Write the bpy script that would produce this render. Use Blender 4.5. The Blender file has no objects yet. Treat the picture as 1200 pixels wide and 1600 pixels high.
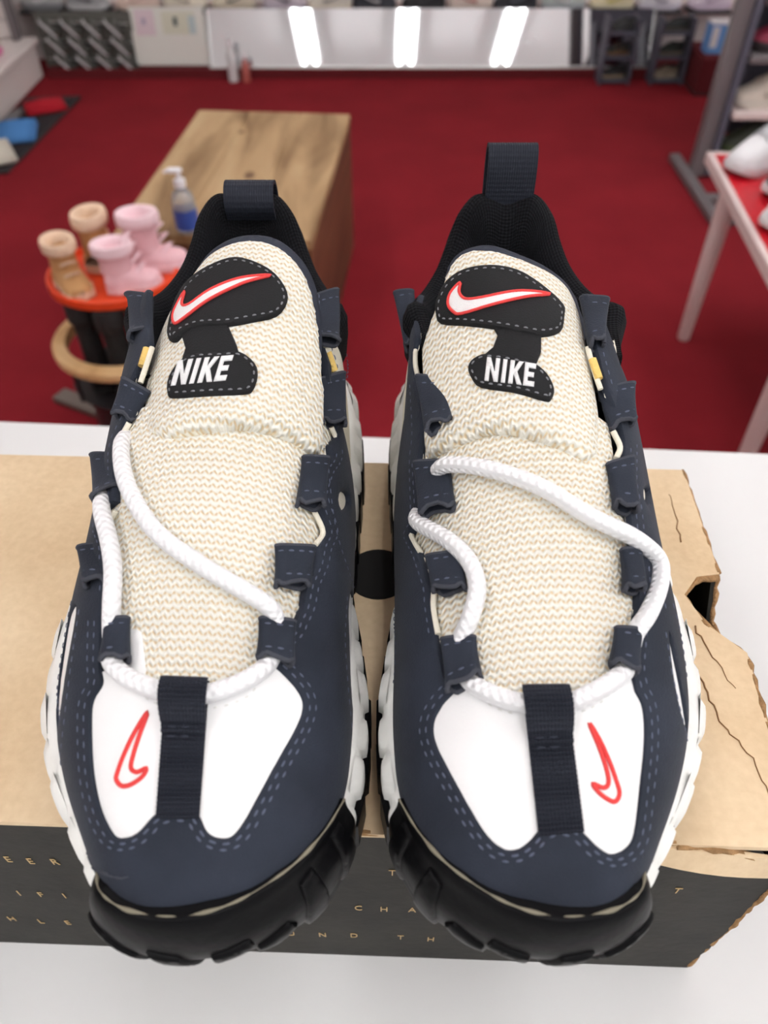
import bpy, math, random
import numpy as np
from mathutils import Vector, Matrix
from mathutils.bvhtree import BVHTree
from mathutils.geometry import delaunay_2d_cdt

random.seed(4)
SC = bpy.context.scene
COL = SC.collection

# ------------------------------------------------------------------ camera, world, exposure
PITCH = math.radians(46.0)
CAM = np.array([0.0, 0.0, 1.35])
FPX = 1200.0
cd = bpy.data.cameras.new('camera')
cam = bpy.data.objects.new('camera', cd)
COL.objects.link(cam)
cam.location = CAM
cam.rotation_euler = (math.pi / 2 - PITCH, 0, 0)
cd.sensor_fit = 'HORIZONTAL'
cd.sensor_width = 36.0
cd.lens = 36.0
cd.clip_start = 0.01
cd.dof.use_dof = True
cd.dof.focus_distance = 0.315
cd.dof.aperture_fstop = 12.5
SC.camera = cam
SC.view_settings.view_transform = 'Standard'
SC.view_settings.look = 'None'
SC.view_settings.exposure = 0.3
SC.view_settings.gamma = 1.0
SC.view_settings.use_curve_mapping = False
wd = bpy.data.worlds.new('shop_ambient')
SC.world = wd
wd.use_nodes = True
wd.node_tree.nodes['Background'].inputs[0].default_value = (1.0, 0.985, 0.97, 1)
wd.node_tree.nodes['Background'].inputs[1].default_value = 0.76
TUBE_STRENGTH = 21.0

# ------------------------------------------------------------------ small helpers
def tag(o, label=None, cat=None, group=None, kind=None):
    if label: o['label'] = label
    if cat: o['category'] = cat
    if group: o['group'] = group
    if kind: o['kind'] = kind
    return o

def empty(name, loc=(0, 0, 0), rz=0.0):
    o = bpy.data.objects.new(name, None)
    COL.objects.link(o)
    o.location = loc
    o.rotation_euler = (0, 0, rz)
    o.empty_display_size = 0.02
    return o

def srgb(r, g, b):
    f = lambda c: (c / 255 / 12.92) if c / 255 <= 0.04045 else ((c / 255 + 0.055) / 1.055) ** 2.4
    return (f(r), f(g), f(b), 1.0)

class MB:
    """collects simple shapes into one mesh"""
    def __init__(s):
        s.v = []; s.f = []
    def add(s, v, f):
        n = len(s.v)
        s.v += [tuple(map(float, p)) for p in v]
        s.f += [tuple(i + n for i in q) for q in f]
        return s
    def box(s, c, size, rz=0.0, bev=0.0, rx=0.0):
        hx, hy, hz = size[0] / 2, size[1] / 2, size[2] / 2
        if bev <= 0:
            pts = [(x, y, z) for z in (-hz, hz) for (x, y) in ((-hx, -hy), (hx, -hy), (hx, hy), (-hx, hy))]
            fs = [(3, 2, 1, 0), (4, 5, 6, 7), (0, 1, 5, 4), (1, 2, 6, 5), (2, 3, 7, 6), (3, 0, 4, 7)]
        else:
            b = min(bev, hx * .9, hy * .9, hz * .9)
            pts = []; fs = []
            lv = [(-hz, b), (-hz + b, 0), (hz - b, 0), (hz, b)]
            for z, ins in lv:
                x, y = hx - ins, hy - ins
                k = b * .6 if ins == 0 else b * .4
                pts += [(-x + k, -y, z), (x - k, -y, z), (x, -y + k, z), (x, y - k, z), (x - k, y, z), (-x + k, y, z), (-x, y - k, z), (-x, -y + k, z)]
            for i in range(3):
                for j in range(8):
                    a = i * 8 + j; c2 = i * 8 + (j + 1) % 8
                    fs.append((a, c2, c2 + 8, a + 8))
            fs.append(tuple(range(7, -1, -1))); fs.append(tuple(range(24, 32)))
        ca, sa = math.cos(rz), math.sin(rz); cx, sx = math.cos(rx), math.sin(rx)
        out = []
        for x, y, z in pts:
            y, z = y * cx - z * sx, y * sx + z * cx
            out.append((c[0] + x * ca - y * sa, c[1] + x * sa + y * ca, c[2] + z))
        return s.add(out, fs)
    def lathe(s, c, prof, n=24, sx=1.0, sy=1.0, cap=True):
        pts = []; fs = []
        for r, z in prof:
            for k in range(n):
                a = 2 * math.pi * k / n
                pts.append((c[0] + r * sx * math.cos(a), c[1] + r * sy * math.sin(a), c[2] + z))
        for i in range(len(prof) - 1):
            for k in range(n):
                k2 = (k + 1) % n
                fs.append((i * n + k, i * n + k2, (i + 1) * n + k2, (i + 1) * n + k))
        if cap:
            fs.append(tuple(range(n - 1, -1, -1)))
            fs.append(tuple(range((len(prof) - 1) * n, len(prof) * n)))
        return s.add(pts, fs)
    def tube(s, pts, r, n=10, cap=True):
        v, f, _ = tube_data(np.array(pts, float), r, n, cap)
        return s.add(v, f)
    def build(s, name, mat, parent=None, smooth=False, edge=None):
        me = bpy.data.meshes.new(name)
        me.from_pydata(s.v, [], s.f)
        me.update()
        return finish(name, me, mat, parent, smooth, edge)

def finish(name, me, mat, parent=None, smooth=False, edge=None):
    if mat is not None: me.materials.append(mat)
    if smooth:
        me.shade_smooth()
        if edge: me.set_sharp_from_angle(angle=math.radians(edge))
    o = bpy.data.objects.new(name, me)
    COL.objects.link(o)
    if parent is not None:
        o.parent = parent
        o.matrix_parent_inverse = parent_inv(parent)
    return o

def parent_inv(p):
    # parts are given in world coordinates; the thing's own place is taken out again
    if p.type == 'EMPTY': return Matrix.Translation(p.location).inverted()
    return Matrix.Identity(4)

def catmull(P, n):
    P = np.array(P, float)
    out = []
    Q = np.vstack([2 * P[0] - P[1], P, 2 * P[-1] - P[-2]])
    for i in range(1, len(Q) - 2):
        p0, p1, p2, p3 = Q[i - 1], Q[i], Q[i + 1], Q[i + 2]
        for k in range(n):
            t = k / n
            out.append(0.5 * ((2 * p1) + (-p0 + p2) * t + (2 * p0 - 5 * p1 + 4 * p2 - p3) * t * t + (-p0 + 3 * p1 - 3 * p2 + p3) * t ** 3))
    out.append(P[-1])
    return np.array(out)

def tube_data(P, r, n=10, cap=True):
    P = np.asarray(P, float)
    T = np.gradient(P, axis=0)
    T /= np.linalg.norm(T, axis=1)[:, None] + 1e-12
    ref = np.array([0, 0, 1.0]) if abs(T[0][2]) < .9 else np.array([1.0, 0, 0])
    v = []; f = []; uv = []
    nrm = np.cross(T[0], ref); nrm /= np.linalg.norm(nrm)
    L = 0
    rr = np.broadcast_to(np.asarray(r, float), (len(P),))
    for i in range(len(P)):
        nrm = nrm - T[i] * nrm.dot(T[i]); nrm /= np.linalg.norm(nrm)
        b = np.cross(T[i], nrm)
        if i: L += np.linalg.norm(P[i] - P[i - 1])
        for k in range(n):
            a = 2 * math.pi * k / n
            v.append(P[i] + rr[i] * (math.cos(a) * nrm + math.sin(a) * b))
            uv.append((L, k / n))
    for i in range(len(P) - 1):
        for k in range(n):
            k2 = (k + 1) % n
            f.append((i * n + k, i * n + k2, (i + 1) * n + k2, (i + 1) * n + k))
    if cap:
        f.append(tuple(range(n - 1, -1, -1))); f.append(tuple(range((len(P) - 1) * n, len(P) * n)))
    return v, f, uv

# ------------------------------------------------------------------ materials
MATS = {}
def mat(name, col, rough=0.5, metal=0.0, spec=0.5, bump=0.0, bscale=400.0, var=0.0, vscale=20.0, emit=0.0, trans=0.0, alpha=1.0, coat=0.0, sheen=0.0):
    if name in MATS: return MATS[name]
    m = bpy.data.materials.new(name)
    m.use_nodes = True
    nt = m.node_tree; b = nt.nodes['Principled BSDF']
    b.inputs['Base Color'].default_value = col
    b.inputs['Roughness'].default_value = rough
    b.inputs['Metallic'].default_value = metal
    b.inputs['Specular IOR Level'].default_value = spec
    if emit:
        b.inputs['Emission Color'].default_value = col
        b.inputs['Emission Strength'].default_value = emit
    if trans: b.inputs['Transmission Weight'].default_value = trans
    if alpha < 1: b.inputs['Alpha'].default_value = alpha
    if coat: b.inputs['Coat Weight'].default_value = coat
    if sheen:
        b.inputs['Sheen Weight'].default_value = sheen
        b.inputs['Sheen Roughness'].default_value = 0.4
    tc = nt.nodes.new('ShaderNodeTexCoord')
    if bump:
        n = nt.nodes.new('ShaderNodeTexNoise'); n.inputs['Scale'].default_value = bscale; n.inputs['Detail'].default_value = 3
        bp = nt.nodes.new('ShaderNodeBump'); bp.inputs['Strength'].default_value = bump; bp.inputs['Distance'].default_value = 0.002
        nt.links.new(tc.outputs['Object'], n.inputs['Vector'])
        nt.links.new(n.outputs['Fac'], bp.inputs['Height'])
        nt.links.new(bp.outputs['Normal'], b.inputs['Normal'])
    if var:
        n = nt.nodes.new('ShaderNodeTexNoise'); n.inputs['Scale'].default_value = vscale; n.inputs['Detail'].default_value = 5
        r = nt.nodes.new('ShaderNodeValToRGB')
        r.color_ramp.elements[0].position = .3; r.color_ramp.elements[1].position = .7
        r.color_ramp.elements[0].color = tuple(c * (1 - var) for c in col[:3]) + (1,)
        r.color_ramp.elements[1].color = tuple(min(1, c * (1 + var)) for c in col[:3]) + (1,)
        nt.links.new(tc.outputs['Object'], n.inputs['Vector'])
        nt.links.new(n.outputs['Fac'], r.inputs['Fac'])
        nt.links.new(r.outputs['Color'], b.inputs['Base Color'])
    MATS[name] = m
    return m

def nodes_of(m):
    nt = m.node_tree
    return nt, nt.nodes['Principled BSDF'], lambda t: nt.nodes.new('ShaderNode' + t), nt.links.new

def math_node(nt, op, a, b=None):
    n = nt.nodes.new('ShaderNodeMath'); n.operation = op
    for i, x in enumerate((a, b)):
        if x is None: continue
        if isinstance(x, (int, float)): n.inputs[i].default_value = x
        else: nt.links.new(x, n.inputs[i])
    return n.outputs[0]

def knit_material(name, pitch_u, pitch_v, c_hole, c_mid, c_top, strength):
    """wavy knitted mesh: rows of bumps that zigzag; UV is in metres"""
    m = mat(name, c_mid, 0.62, spec=.35, sheen=.15)
    nt, b, N, L = nodes_of(m)
    uv = N('UVMap'); sp = N('SeparateXYZ'); L(uv.outputs[0], sp.inputs[0])
    U = math_node(nt, 'MULTIPLY', sp.outputs[0], 2 * math.pi / pitch_u)
    V = math_node(nt, 'MULTIPLY', sp.outputs[1], 2 * math.pi / pitch_v)
    zig = math_node(nt, 'MULTIPLY', math_node(nt, 'SINE', U), 1.15)
    row = math_node(nt, 'SINE', math_node(nt, 'ADD', V, zig))
    col = math_node(nt, 'SINE', math_node(nt, 'ADD', math_node(nt, 'MULTIPLY', U, 2.0), math_node(nt, 'MULTIPLY', V, 0.5)))
    h = math_node(nt, 'ADD', math_node(nt, 'MULTIPLY', row, .40), math_node(nt, 'MULTIPLY', col, .13))
    h = math_node(nt, 'ADD', h, .5)
    r = N('ValToRGB'); e = r.color_ramp.elements
    e[0].position = .08; e[0].color = c_hole
    e[1].position = .62; e[1].color = c_top
    x = e.new(.30); x.color = c_mid
    L(h, r.inputs['Fac']); L(r.outputs[0], b.inputs['Base Color'])
    bp = N('Bump'); bp.inputs['Strength'].default_value = strength; bp.inputs['Distance'].default_value = .0011
    L(h, bp.inputs['Height']); L(bp.outputs[0], b.inputs['Normal'])
    return m

def weave_material(name, col, pu, pv, strength=.8, rough=.7, colour2=None):
    m = mat(name, col, rough, spec=.14)
    nt, b, N, L = nodes_of(m)
    uv = N('UVMap'); sp = N('SeparateXYZ'); L(uv.outputs[0], sp.inputs[0])
    a = math_node(nt, 'SINE', math_node(nt, 'MULTIPLY', sp.outputs[0], 2 * math.pi / pu))
    c = math_node(nt, 'SINE', math_node(nt, 'MULTIPLY', sp.outputs[1], 2 * math.pi / pv))
    h = math_node(nt, 'ADD', math_node(nt, 'MULTIPLY', a, .25), math_node(nt, 'MULTIPLY', c, .25))
    h = math_node(nt, 'ADD', h, .5)
    bp = N('Bump'); bp.inputs['Strength'].default_value = strength; bp.inputs['Distance'].default_value = .0006
    L(h, bp.inputs['Height']); L(bp.outputs[0], b.inputs['Normal'])
    if colour2:
        r = N('ValToRGB'); r.color_ramp.elements[0].color = col; r.color_ramp.elements[1].color = colour2
        r.color_ramp.elements[0].position = .35; r.color_ramp.elements[1].position = .75
        L(h, r.inputs['Fac']); L(r.outputs[0], b.inputs['Base Color'])
    return m

def braid_material(name, col, pitch):
    m = mat(name, col, .6, spec=.3)
    nt, b, N, L = nodes_of(m)
    uv = N('UVMap'); sp = N('SeparateXYZ'); L(uv.outputs[0], sp.inputs[0])
    s = math_node(nt, 'MULTIPLY', sp.outputs[0], 2 * math.pi / pitch)
    a = math_node(nt, 'MULTIPLY', sp.outputs[1], 2 * math.pi * 4)
    h = math_node(nt, 'ADD', math_node(nt, 'SINE', math_node(nt, 'ADD', s, a)), math_node(nt, 'SINE', math_node(nt, 'SUBTRACT', s, a)))
    bp = N('Bump'); bp.inputs['Strength'].default_value = .55; bp.inputs['Distance'].default_value = .0004
    L(h, bp.inputs['Height']); L(bp.outputs[0], b.inputs['Normal'])
    return m

M_NAVY = mat('navy_nubuck', srgb(41, 46, 57), .8, spec=.22, bump=.22, bscale=1500, var=.25, vscale=35, sheen=.06)
M_NAVY_IN = mat('nubuck_raw_edge', srgb(70, 72, 80), .9, spec=.2, bump=.4, bscale=1800)
M_STITCH = mat('slate_thread', srgb(84, 90, 108), .7, spec=.3)
M_STITCH_GREY = mat('grey_thread', srgb(120, 122, 126), .7, spec=.3)
M_STITCH_WHITE = mat('white_thread', srgb(226, 226, 222), .7, spec=.3)
M_LEATHER = mat('white_leather', srgb(240, 240, 240), .42, spec=.45, bump=.05, bscale=900)
M_CREAM = mat('cream_lining', srgb(236, 231, 214), .8, spec=.25, bump=.3, bscale=1100)
M_FOAM = mat('aged_foam', srgb(238, 200, 120), .9, spec=.1, bump=.5, bscale=900, var=.25, vscale=90)
M_KNIT = knit_material('cream_knit_mesh', .0030, .00245, srgb(222, 200, 160), srgb(240, 234, 216), srgb(248, 246, 236), .85)
M_BLACKFAB = weave_material('black_lining_fabric', srgb(13, 13, 16), .0016, .0016, 1.0, .85, srgb(24, 25, 29))
M_BINDING = mat('charcoal_binding', srgb(44, 48, 60), .75, spec=.3, bump=.15, bscale=1300)
M_PATCH = mat('black_patch_nubuck', srgb(22, 22, 24), .75, spec=.3, bump=.2, bscale=1500, var=.15, vscale=50)
M_WEB = weave_material('charcoal_webbing', srgb(38, 41, 50), .0011, .0021, .5, .6)
M_RED = mat('red_thread', srgb(236, 72, 70), .6, spec=.3, bump=.5, bscale=2200)
M_WTHREAD = mat('white_embroidery', srgb(246, 246, 246), .6, spec=.3, bump=.5, bscale=2200)
M_LACE = braid_material('white_braided_cord', srgb(244, 244, 246), .0030)
M_MID = mat('white_midsole_foam', srgb(240, 240, 236), .5, spec=.4, bump=.12, bscale=350, var=.05, vscale=60)
M_YELLOW = mat('yellowed_glue', srgb(128, 122, 104), .6, bump=.3, bscale=700)
M_RUBBER = mat('black_rubber', srgb(10, 10, 12), .38, spec=.08, bump=.08, bscale=260, var=.2, vscale=40)

# ------------------------------------------------------------------ the sneaker's body surface
def ray_dir(px, py):
    f = np.array([0, math.cos(PITCH), -math.sin(PITCH)]); u = np.array([0, math.sin(PITCH), math.cos(PITCH)])
    d = f * FPX + np.array([1.0, 0, 0]) * (px - 600) - u * (py - 800)
    return d / np.linalg.norm(d)

KY = np.array([.008, .014, .022, .034, .050, .067, .100, .135, .170, .200, .235, .270, .293, .306, .312])
WL = np.array([.003, .0125, .0200, .0280, .0375, .0450, .0505, .0505, .0500, .0480, .0460, .0405, .0300, .0180, .004])
WR = np.array([.012, .030, .040, .0475, .0520, .0535, .0530, .0525, .0525, .0515, .0490, .0410, .0300, .0180, .004])
ZT = np.array([.047, .052, .057, .063, .069, .075, .088, .102, .114, .122, .127, .128, .128, .127, .124])
Z0 = np.array([.044, .040, .036, .034, .033, .033, .033, .033, .034, .035, .036, .038, .038, .038, .038])
NN = np.array([2.2, 2.2, 2.2, 2.2, 2.2, 2.15, 2.15, 2.2, 2.4, 2.8, 3.4, 3.6, 3.6, 3.6, 3.6])

def smooth_interp(y, K, V):
    # monotone-ish cubic through the keys
    d = np.gradient(V, K)
    y = np.clip(y, K[0], K[-1])
    i = np.clip(np.searchsorted(K, y) - 1, 0, len(K) - 2)
    h = K[i + 1] - K[i]; t = (y - K[i]) / h
    return ((2 * t ** 3 - 3 * t ** 2 + 1) * V[i] + (t ** 3 - 2 * t ** 2 + t) * h * d[i]
            + (-2 * t ** 3 + 3 * t ** 2) * V[i + 1] + (t ** 3 - t ** 2) * h * d[i + 1])

def body_z(x, y):
    wl = smooth_interp(y, KY, WL); wr = smooth_interp(y, KY, WR)
    w = np.where(x < 0, wl, wr)
    n = smooth_interp(y, KY, NN); z0 = smooth_interp(y, KY, Z0); zt = smooth_interp(y, KY, ZT)
    t = np.clip(np.abs(x) / w, 0, 1)
    return z0 + (zt - z0) * (1 - t ** n) ** (1 / n)

class Surf:
    """grid surface in world space that shapes can be laid on"""
    def __init__(s, P, su, sv, flip=False):
        s.P = P; s.su = su; s.sv = sv                      # su, sv: rough size in metres, so (u,v) can be metric
        du = np.gradient(P, axis=0); dv = np.gradient(P, axis=1)
        n = np.cross(du, dv)
        n /= np.linalg.norm(n, axis=2)[:, :, None] + 1e-15
        s.N = -n if flip else n
        nu, nv = P.shape[:2]
        verts = [Vector(p) for p in P.reshape(-1, 3)]
        tris = []
        for i in range(nu - 1):
            for j in range(nv - 1):
                a = i * nv + j
                tris.append((a, a + 1, a + nv + 1)); tris.append((a, a + nv + 1, a + nv))
        s.nu, s.nv = nu, nv
        s.bvh = BVHTree.FromPolygons(verts, tris, all_triangles=True)
    def ev(s, uv, off=0.0):
        uv = np.atleast_2d(np.asarray(uv, float))
        a = np.clip(uv[:, 0] / s.su, 0, 1) * (s.nu - 1); b = np.clip(uv[:, 1] / s.sv, 0, 1) * (s.nv - 1)
        i = np.minimum(a.astype(int), s.nu - 2); j = np.minimum(b.astype(int), s.nv - 2)
        fa = (a - i)[:, None]; fb = (b - j)[:, None]
        def mix(G):
            return G[i, j] * (1 - fa) * (1 - fb) + G[i + 1, j] * fa * (1 - fb) + G[i, j + 1] * (1 - fa) * fb + G[i + 1, j + 1] * fa * fb
        n = mix(s.N); n /= np.linalg.norm(n, axis=1)[:, None] + 1e-15
        off = np.asarray(off, float)
        if off.ndim: off = off[:, None]
        return mix(s.P) + n * off
    def uv_of(s, px, py):
        d = ray_dir(px, py)
        loc, nrm, idx, dist = s.bvh.ray_cast(Vector(CAM), Vector(d))
        if loc is None:
            best = None
            for t in np.linspace(.2, .55, 120):
                q = s.bvh.find_nearest(Vector(CAM + d * t))
                if best is None or q[3] < best[1][3]: best = (t, q)
            loc, nrm, idx, dist = best[1]
        q, k = divmod(idx, 2)
        i, j = divmod(q, s.nv - 1)
        A, B, C2, D = (np.array(s.P[i, j]), np.array(s.P[i, j + 1]), np.array(s.P[i + 1, j + 1]), np.array(s.P[i + 1, j]))
        p = np.array(loc)
        if k == 0: T = (A, B, C2); W = ((0, 0), (0, 1), (1, 1))
        else: T = (A, C2, D); W = ((0, 0), (1, 1), (1, 0))
        v0, v1, v2 = T[1] - T[0], T[2] - T[0], p - T[0]
        d00, d01, d11, d20, d21 = v0 @ v0, v0 @ v1, v1 @ v1, v2 @ v0, v2 @ v1
        den = d00 * d11 - d01 * d01 + 1e-30
        b1 = (d11 * d20 - d01 * d21) / den; b2 = (d00 * d21 - d01 * d20) / den; b0 = 1 - b1 - b2
        fu = b0 * W[0][0] + b1 * W[1][0] + b2 * W[2][0]; fv = b0 * W[0][1] + b1 * W[1][1] + b2 * W[2][1]
        return np.array([(i + fu) / (s.nu - 1) * s.su, (j + fv) / (s.nv - 1) * s.sv])
    def trace(s, pts):
        return np.array([s.uv_of(*p) for p in pts])

def resample(P, step, closed=True):
    P = np.asarray(P, float)
    if closed: P = np.vstack([P, P[:1]])
    out = []
    for a, b in zip(P[:-1], P[1:]):
        n = max(1, int(math.ceil(np.linalg.norm(b - a) / step)))
        for k in range(n): out.append(a + (b - a) * k / n)
    if not closed: out.append(P[-1])
    return np.array(out)

def smooth_loop(P, n=4):
    """rounds a closed pixel loop"""
    P = np.asarray(P, float); m = len(P); out = []
    for i in range(m):
        p0, p1, p2, p3 = P[(i - 1) % m], P[i], P[(i + 1) % m], P[(i + 2) % m]
        for k in range(n):
            t = k / n
            out.append(0.5 * ((2 * p1) + (-p0 + p2) * t + (2 * p0 - 5 * p1 + 4 * p2 - p3) * t * t + (-p0 + 3 * p1 - 3 * p2 + p3) * t ** 3))
    return np.array(out)

def inside(pts, loop):
    x, y = pts[:, 0][:, None], pts[:, 1][:, None]
    a = loop; b = np.roll(loop, -1, axis=0)
    c = (a[:, 1] > y) != (b[:, 1] > y)
    xi = (b[:, 0] - a[:, 0]) * (y - a[:, 1]) / (b[:, 1] - a[:, 1] + 1e-30) + a[:, 0]
    return (np.sum(c & (x < xi), axis=1) % 2) == 1

def edge_dist(pts, loop):
    a = loop; b = np.roll(loop, -1, axis=0); ab = b - a
    L = np.sum(ab * ab, axis=1) + 1e-30
    out = np.full(len(pts), 9.0)
    for k in range(0, len(pts), 800):
        p = pts[k:k + 800]
        ap = p[:, None, :] - a[None]
        t = np.clip(np.sum(ap * ab, axis=2) / L, 0, 1)
        out[k:k + 800] = np.sqrt(np.min(np.sum((ap - ab * t[:, :, None]) ** 2, axis=2), axis=1))
    return out

def drape(name, surf, outer, holes, off, th, step, m, parent, rnd=.0015, skirt=.0012, hfun=None, edge_h=.3):
    """a sheet of thickness th cut to the outline and laid on the surface (outline in surface metres)"""
    loops = [resample(outer, step * .6)] + [resample(h, step * .6) for h in holes]
    pts = [p for l in loops for p in l]
    edges = []; n0 = 0
    for l in loops:
        edges += [(n0 + k, n0 + (k + 1) % len(l)) for k in range(len(l))]; n0 += len(l)
    lo, hi = loops[0].min(0), loops[0].max(0)
    gx = np.arange(lo[0], hi[0], step); gy = np.arange(lo[1], hi[1], step * .9)
    G = np.array([(x + (step / 2 if k % 2 else 0), y) for k, y in enumerate(gy) for x in gx])
    def keep(Q):
        ok = inside(Q, loops[0])
        for h in loops[1:]: ok &= ~inside(Q, h)
        return ok
    def dist(Q):
        d = edge_dist(Q, loops[0])
        for h in loops[1:]: d = np.minimum(d, edge_dist(Q, h))
        return d
    if len(G):
        G = G[keep(G)]
        if len(G): G = G[dist(G) > step * .35]
    inset = []
    for l in loops:
        t = np.roll(l, -1, 0) - np.roll(l, 1, 0); t /= np.linalg.norm(t, axis=1)[:, None] + 1e-15
        nn = np.stack([-t[:, 1], t[:, 0]], 1)
        for sg in (-1, 1):
            q = l + nn * sg * rnd * .5
            inset.append(q[keep(q)])
    inset = np.vstack(inset)
    if len(inset): inset = inset[dist(inset) > rnd * .4]
    allp = np.vstack([np.array(pts)] + ([inset] if len(inset) else []) + ([G] if len(G) else []))
    res = delaunay_2d_cdt([Vector(p) for p in allp], edges, [], 0, 1e-7)
    V = np.array([tuple(v) for v in res[0]]); T = [tuple(t) for t in res[2]]
    cen = np.array([V[list(t)].mean(0) for t in T])
    ok = keep(cen)
    T = [t for t, k in zip(T, ok) if k]
    d = dist(V)
    k = np.clip(d / rnd, 0, 1)
    prof = edge_h + (1 - edge_h) * np.sqrt(np.clip(1 - (1 - k) ** 2, 0, 1))
    h = off + th * prof
    if hfun is not None: h = h + hfun(V)
    W = surf.ev(V, h)
    # rim
    cnt = {}
    for t in T:
        for a, b in zip(t, t[1:] + t[:1]): cnt[(a, b)] = 1
    rim = [(a, b) for (a, b) in cnt if (b, a) not in cnt]
    low = {}
    base = surf.ev(V, (off - skirt) + (0 if hfun is None else hfun(V)))
    verts = [tuple(p) for p in W]
    for a, b in rim:
        for q in (a, b):
            if q not in low:
                low[q] = len(verts); verts.append(tuple(base[q]))
    faces = list(T) + [(b, a, low[a], low[b]) for a, b in rim]
    # orientation: compare with the surface normal
    t = T[len(T) // 2]
    nrm = np.cross(W[t[1]] - W[t[0]], W[t[2]] - W[t[0]])
    up = surf.ev(V[t[0]], 1.0)[0] - surf.ev(V[t[0]], 0.0)[0]
    if nrm @ up < 0: faces = [tuple(reversed(q)) for q in faces]
    me = bpy.data.meshes.new(name)
    me.from_pydata(verts, [], faces); me.update()
    uvl = me.uv_layers.new(name='UVMap')
    src = {i: V[i] for i in range(len(V))}
    for k2, i2 in low.items(): src[i2] = V[k2]
    co = np.array([src[l.vertex_index] for l in me.loops])
    uvl.data.foreach_set('uv', co[:, ::-1].astype(np.float32).ravel())
    return finish(name, me, m, parent, True, 50)

def sheet(name, top, normal, th, m, parent, uvscale=None, smooth=True):
    """grid of points made into a sheet with thickness th (below)"""
    nu, nv = top.shape[:2]
    bot = top - normal * th
    verts = [tuple(p) for p in top.reshape(-1, 3)] + [tuple(p) for p in bot.reshape(-1, 3)]
    o = nu * nv; F = []
    for i in range(nu - 1):
        for j in range(nv - 1):
            a = i * nv + j
            F.append((a, a + 1, a + nv + 1, a + nv)); F.append((o + a, o + a + nv, o + a + nv + 1, o + a + 1))
    ring = [(0, j) for j in range(nv)] + [(i, nv - 1) for i in range(1, nu)] + [(nu - 1, j) for j in range(nv - 2, -1, -1)] + [(i, 0) for i in range(nu - 2, 0, -1)]
    ids = [i * nv + j for i, j in ring]
    for a, b in zip(ids, ids[1:] + ids[:1]): F.append((b, a, o + a, o + b))
    A, B, C2 = top[0, 0], top[0, 1], top[1, 0]
    if np.cross(B - A, C2 - A) @ normal[0, 0] < 0: F = [tuple(reversed(q)) for q in F]
    me = bpy.data.meshes.new(name); me.from_pydata(verts, [], F); me.update()
    L1 = np.linalg.norm(np.diff(top[:, nv // 2], axis=0), axis=1).cumsum(); L1 = np.r_[0, L1]
    L2 = np.linalg.norm(np.diff(top[nu // 2], axis=0), axis=1).cumsum(); L2 = np.r_[0, L2]
    uvl = me.uv_layers.new(name='UVMap')
    co = np.array([(L2[(l.vertex_index % o) % nv], L1[(l.vertex_index % o) // nv]) for l in me.loops], np.float32)
    uvl.data.foreach_set('uv', co.ravel())
    return finish(name, me, m, parent, smooth, 55)

def tube_obj(name, P, r, m, parent, n=12):
    v, f, uv = tube_data(P, r, n)
    me = bpy.data.meshes.new(name); me.from_pydata([tuple(p) for p in v], [], f); me.update()
    u = me.uv_layers.new(name='UVMap')
    u.data.foreach_set('uv', np.array([uv[l.vertex_index] for l in me.loops], np.float32).ravel())
    return finish(name, me, m, parent, True, 60)

class Stitches:
    def __init__(s): s.mb = MB()
    def line(s, P, N, length=.0031, gap=.0010, w=.00028, h=.0004):
        P = np.asarray(P); seg = np.linalg.norm(np.diff(P, axis=0), axis=1); L = np.r_[0, seg.cumsum()]
        t = .0005
        def at(x): return np.array([np.interp(x, L, P[:, k]) for k in range(3)]), np.array([np.interp(x, L, N[:, k]) for k in range(3)])
        while t + length < L[-1]:
            a, n = at(t); b, _ = at(t + length); d = b - a
            if np.linalg.norm(d) > 1e-6:
                sd = np.cross(n, d); sd /= np.linalg.norm(sd) + 1e-12
                mid = (a + b) / 2
                v = [a - n * .0004, b - n * .0004, mid + sd * w * 1.4 + n * h * .3, mid - sd * w * 1.4 + n * h * .3, mid + n * h,
                     a * .75 + b * .25 + n * h * .9, a * .25 + b * .75 + n * h * .9,
                     a * .8 + b * .2 + sd * w, a * .2 + b * .8 + sd * w, a * .8 + b * .2 - sd * w, a * .2 + b * .8 - sd * w]
                f = [(0, 7, 5), (7, 2, 4, 5), (2, 8, 6, 4), (8, 1, 6), (0, 5, 9), (5, 4, 3, 9), (4, 6, 10, 3), (6, 1, 10)]
                s.mb.add(v, f)
            t += length + gap
    def on(s, surf, uv, off, **k):
        uv = resample(uv, .001, False)
        a = surf.ev(uv, off); b = surf.ev(uv, off + 1.0)
        s.line(a, b - a, **k)
    def build(s, name, m, parent):
        if s.mb.v:
            o = s.mb.build(name, m, parent, True)
            o['kind'] = 'stuff'
            return o

def px_offset(P, d):
    P = np.asarray(P, float); t = np.gradient(P, axis=0); t /= np.linalg.norm(t, axis=1)[:, None] + 1e-9
    n = np.stack([-t[:, 1], t[:, 0]], 1)
    k = np.ones(3) / 3
    n = np.stack([np.convolve(np.pad(n[:, i], 1, 'edge'), k, 'valid') for i in (0, 1)], 1)
    return P + n * d

LETTERS = {
    'N': [[(0, 0), (0, 1), (.30, 1), (.68, .42), (.68, 1), (1, 1), (1, 0), (.70, 0), (.32, .58), (.32, 0)]],
    'I': [[(.2, 0), (.2, 1), (.8, 1), (.8, 0)]],
    'K': [[(0, 0), (0, 1), (.34, 1), (.34, .64), (.64, 1), (1.02, 1), (.60, .54), (1.04, 0), (.66, 0), (.34, .42), (.34, 0)]],
    'E': [[(0, 0), (0, 1), (.95, 1), (.95, .78), (.36, .78), (.36, .61), (.85, .61), (.85, .40), (.36, .40), (.36, .22), (.95, .22), (.95, 0)]],
}

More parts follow.
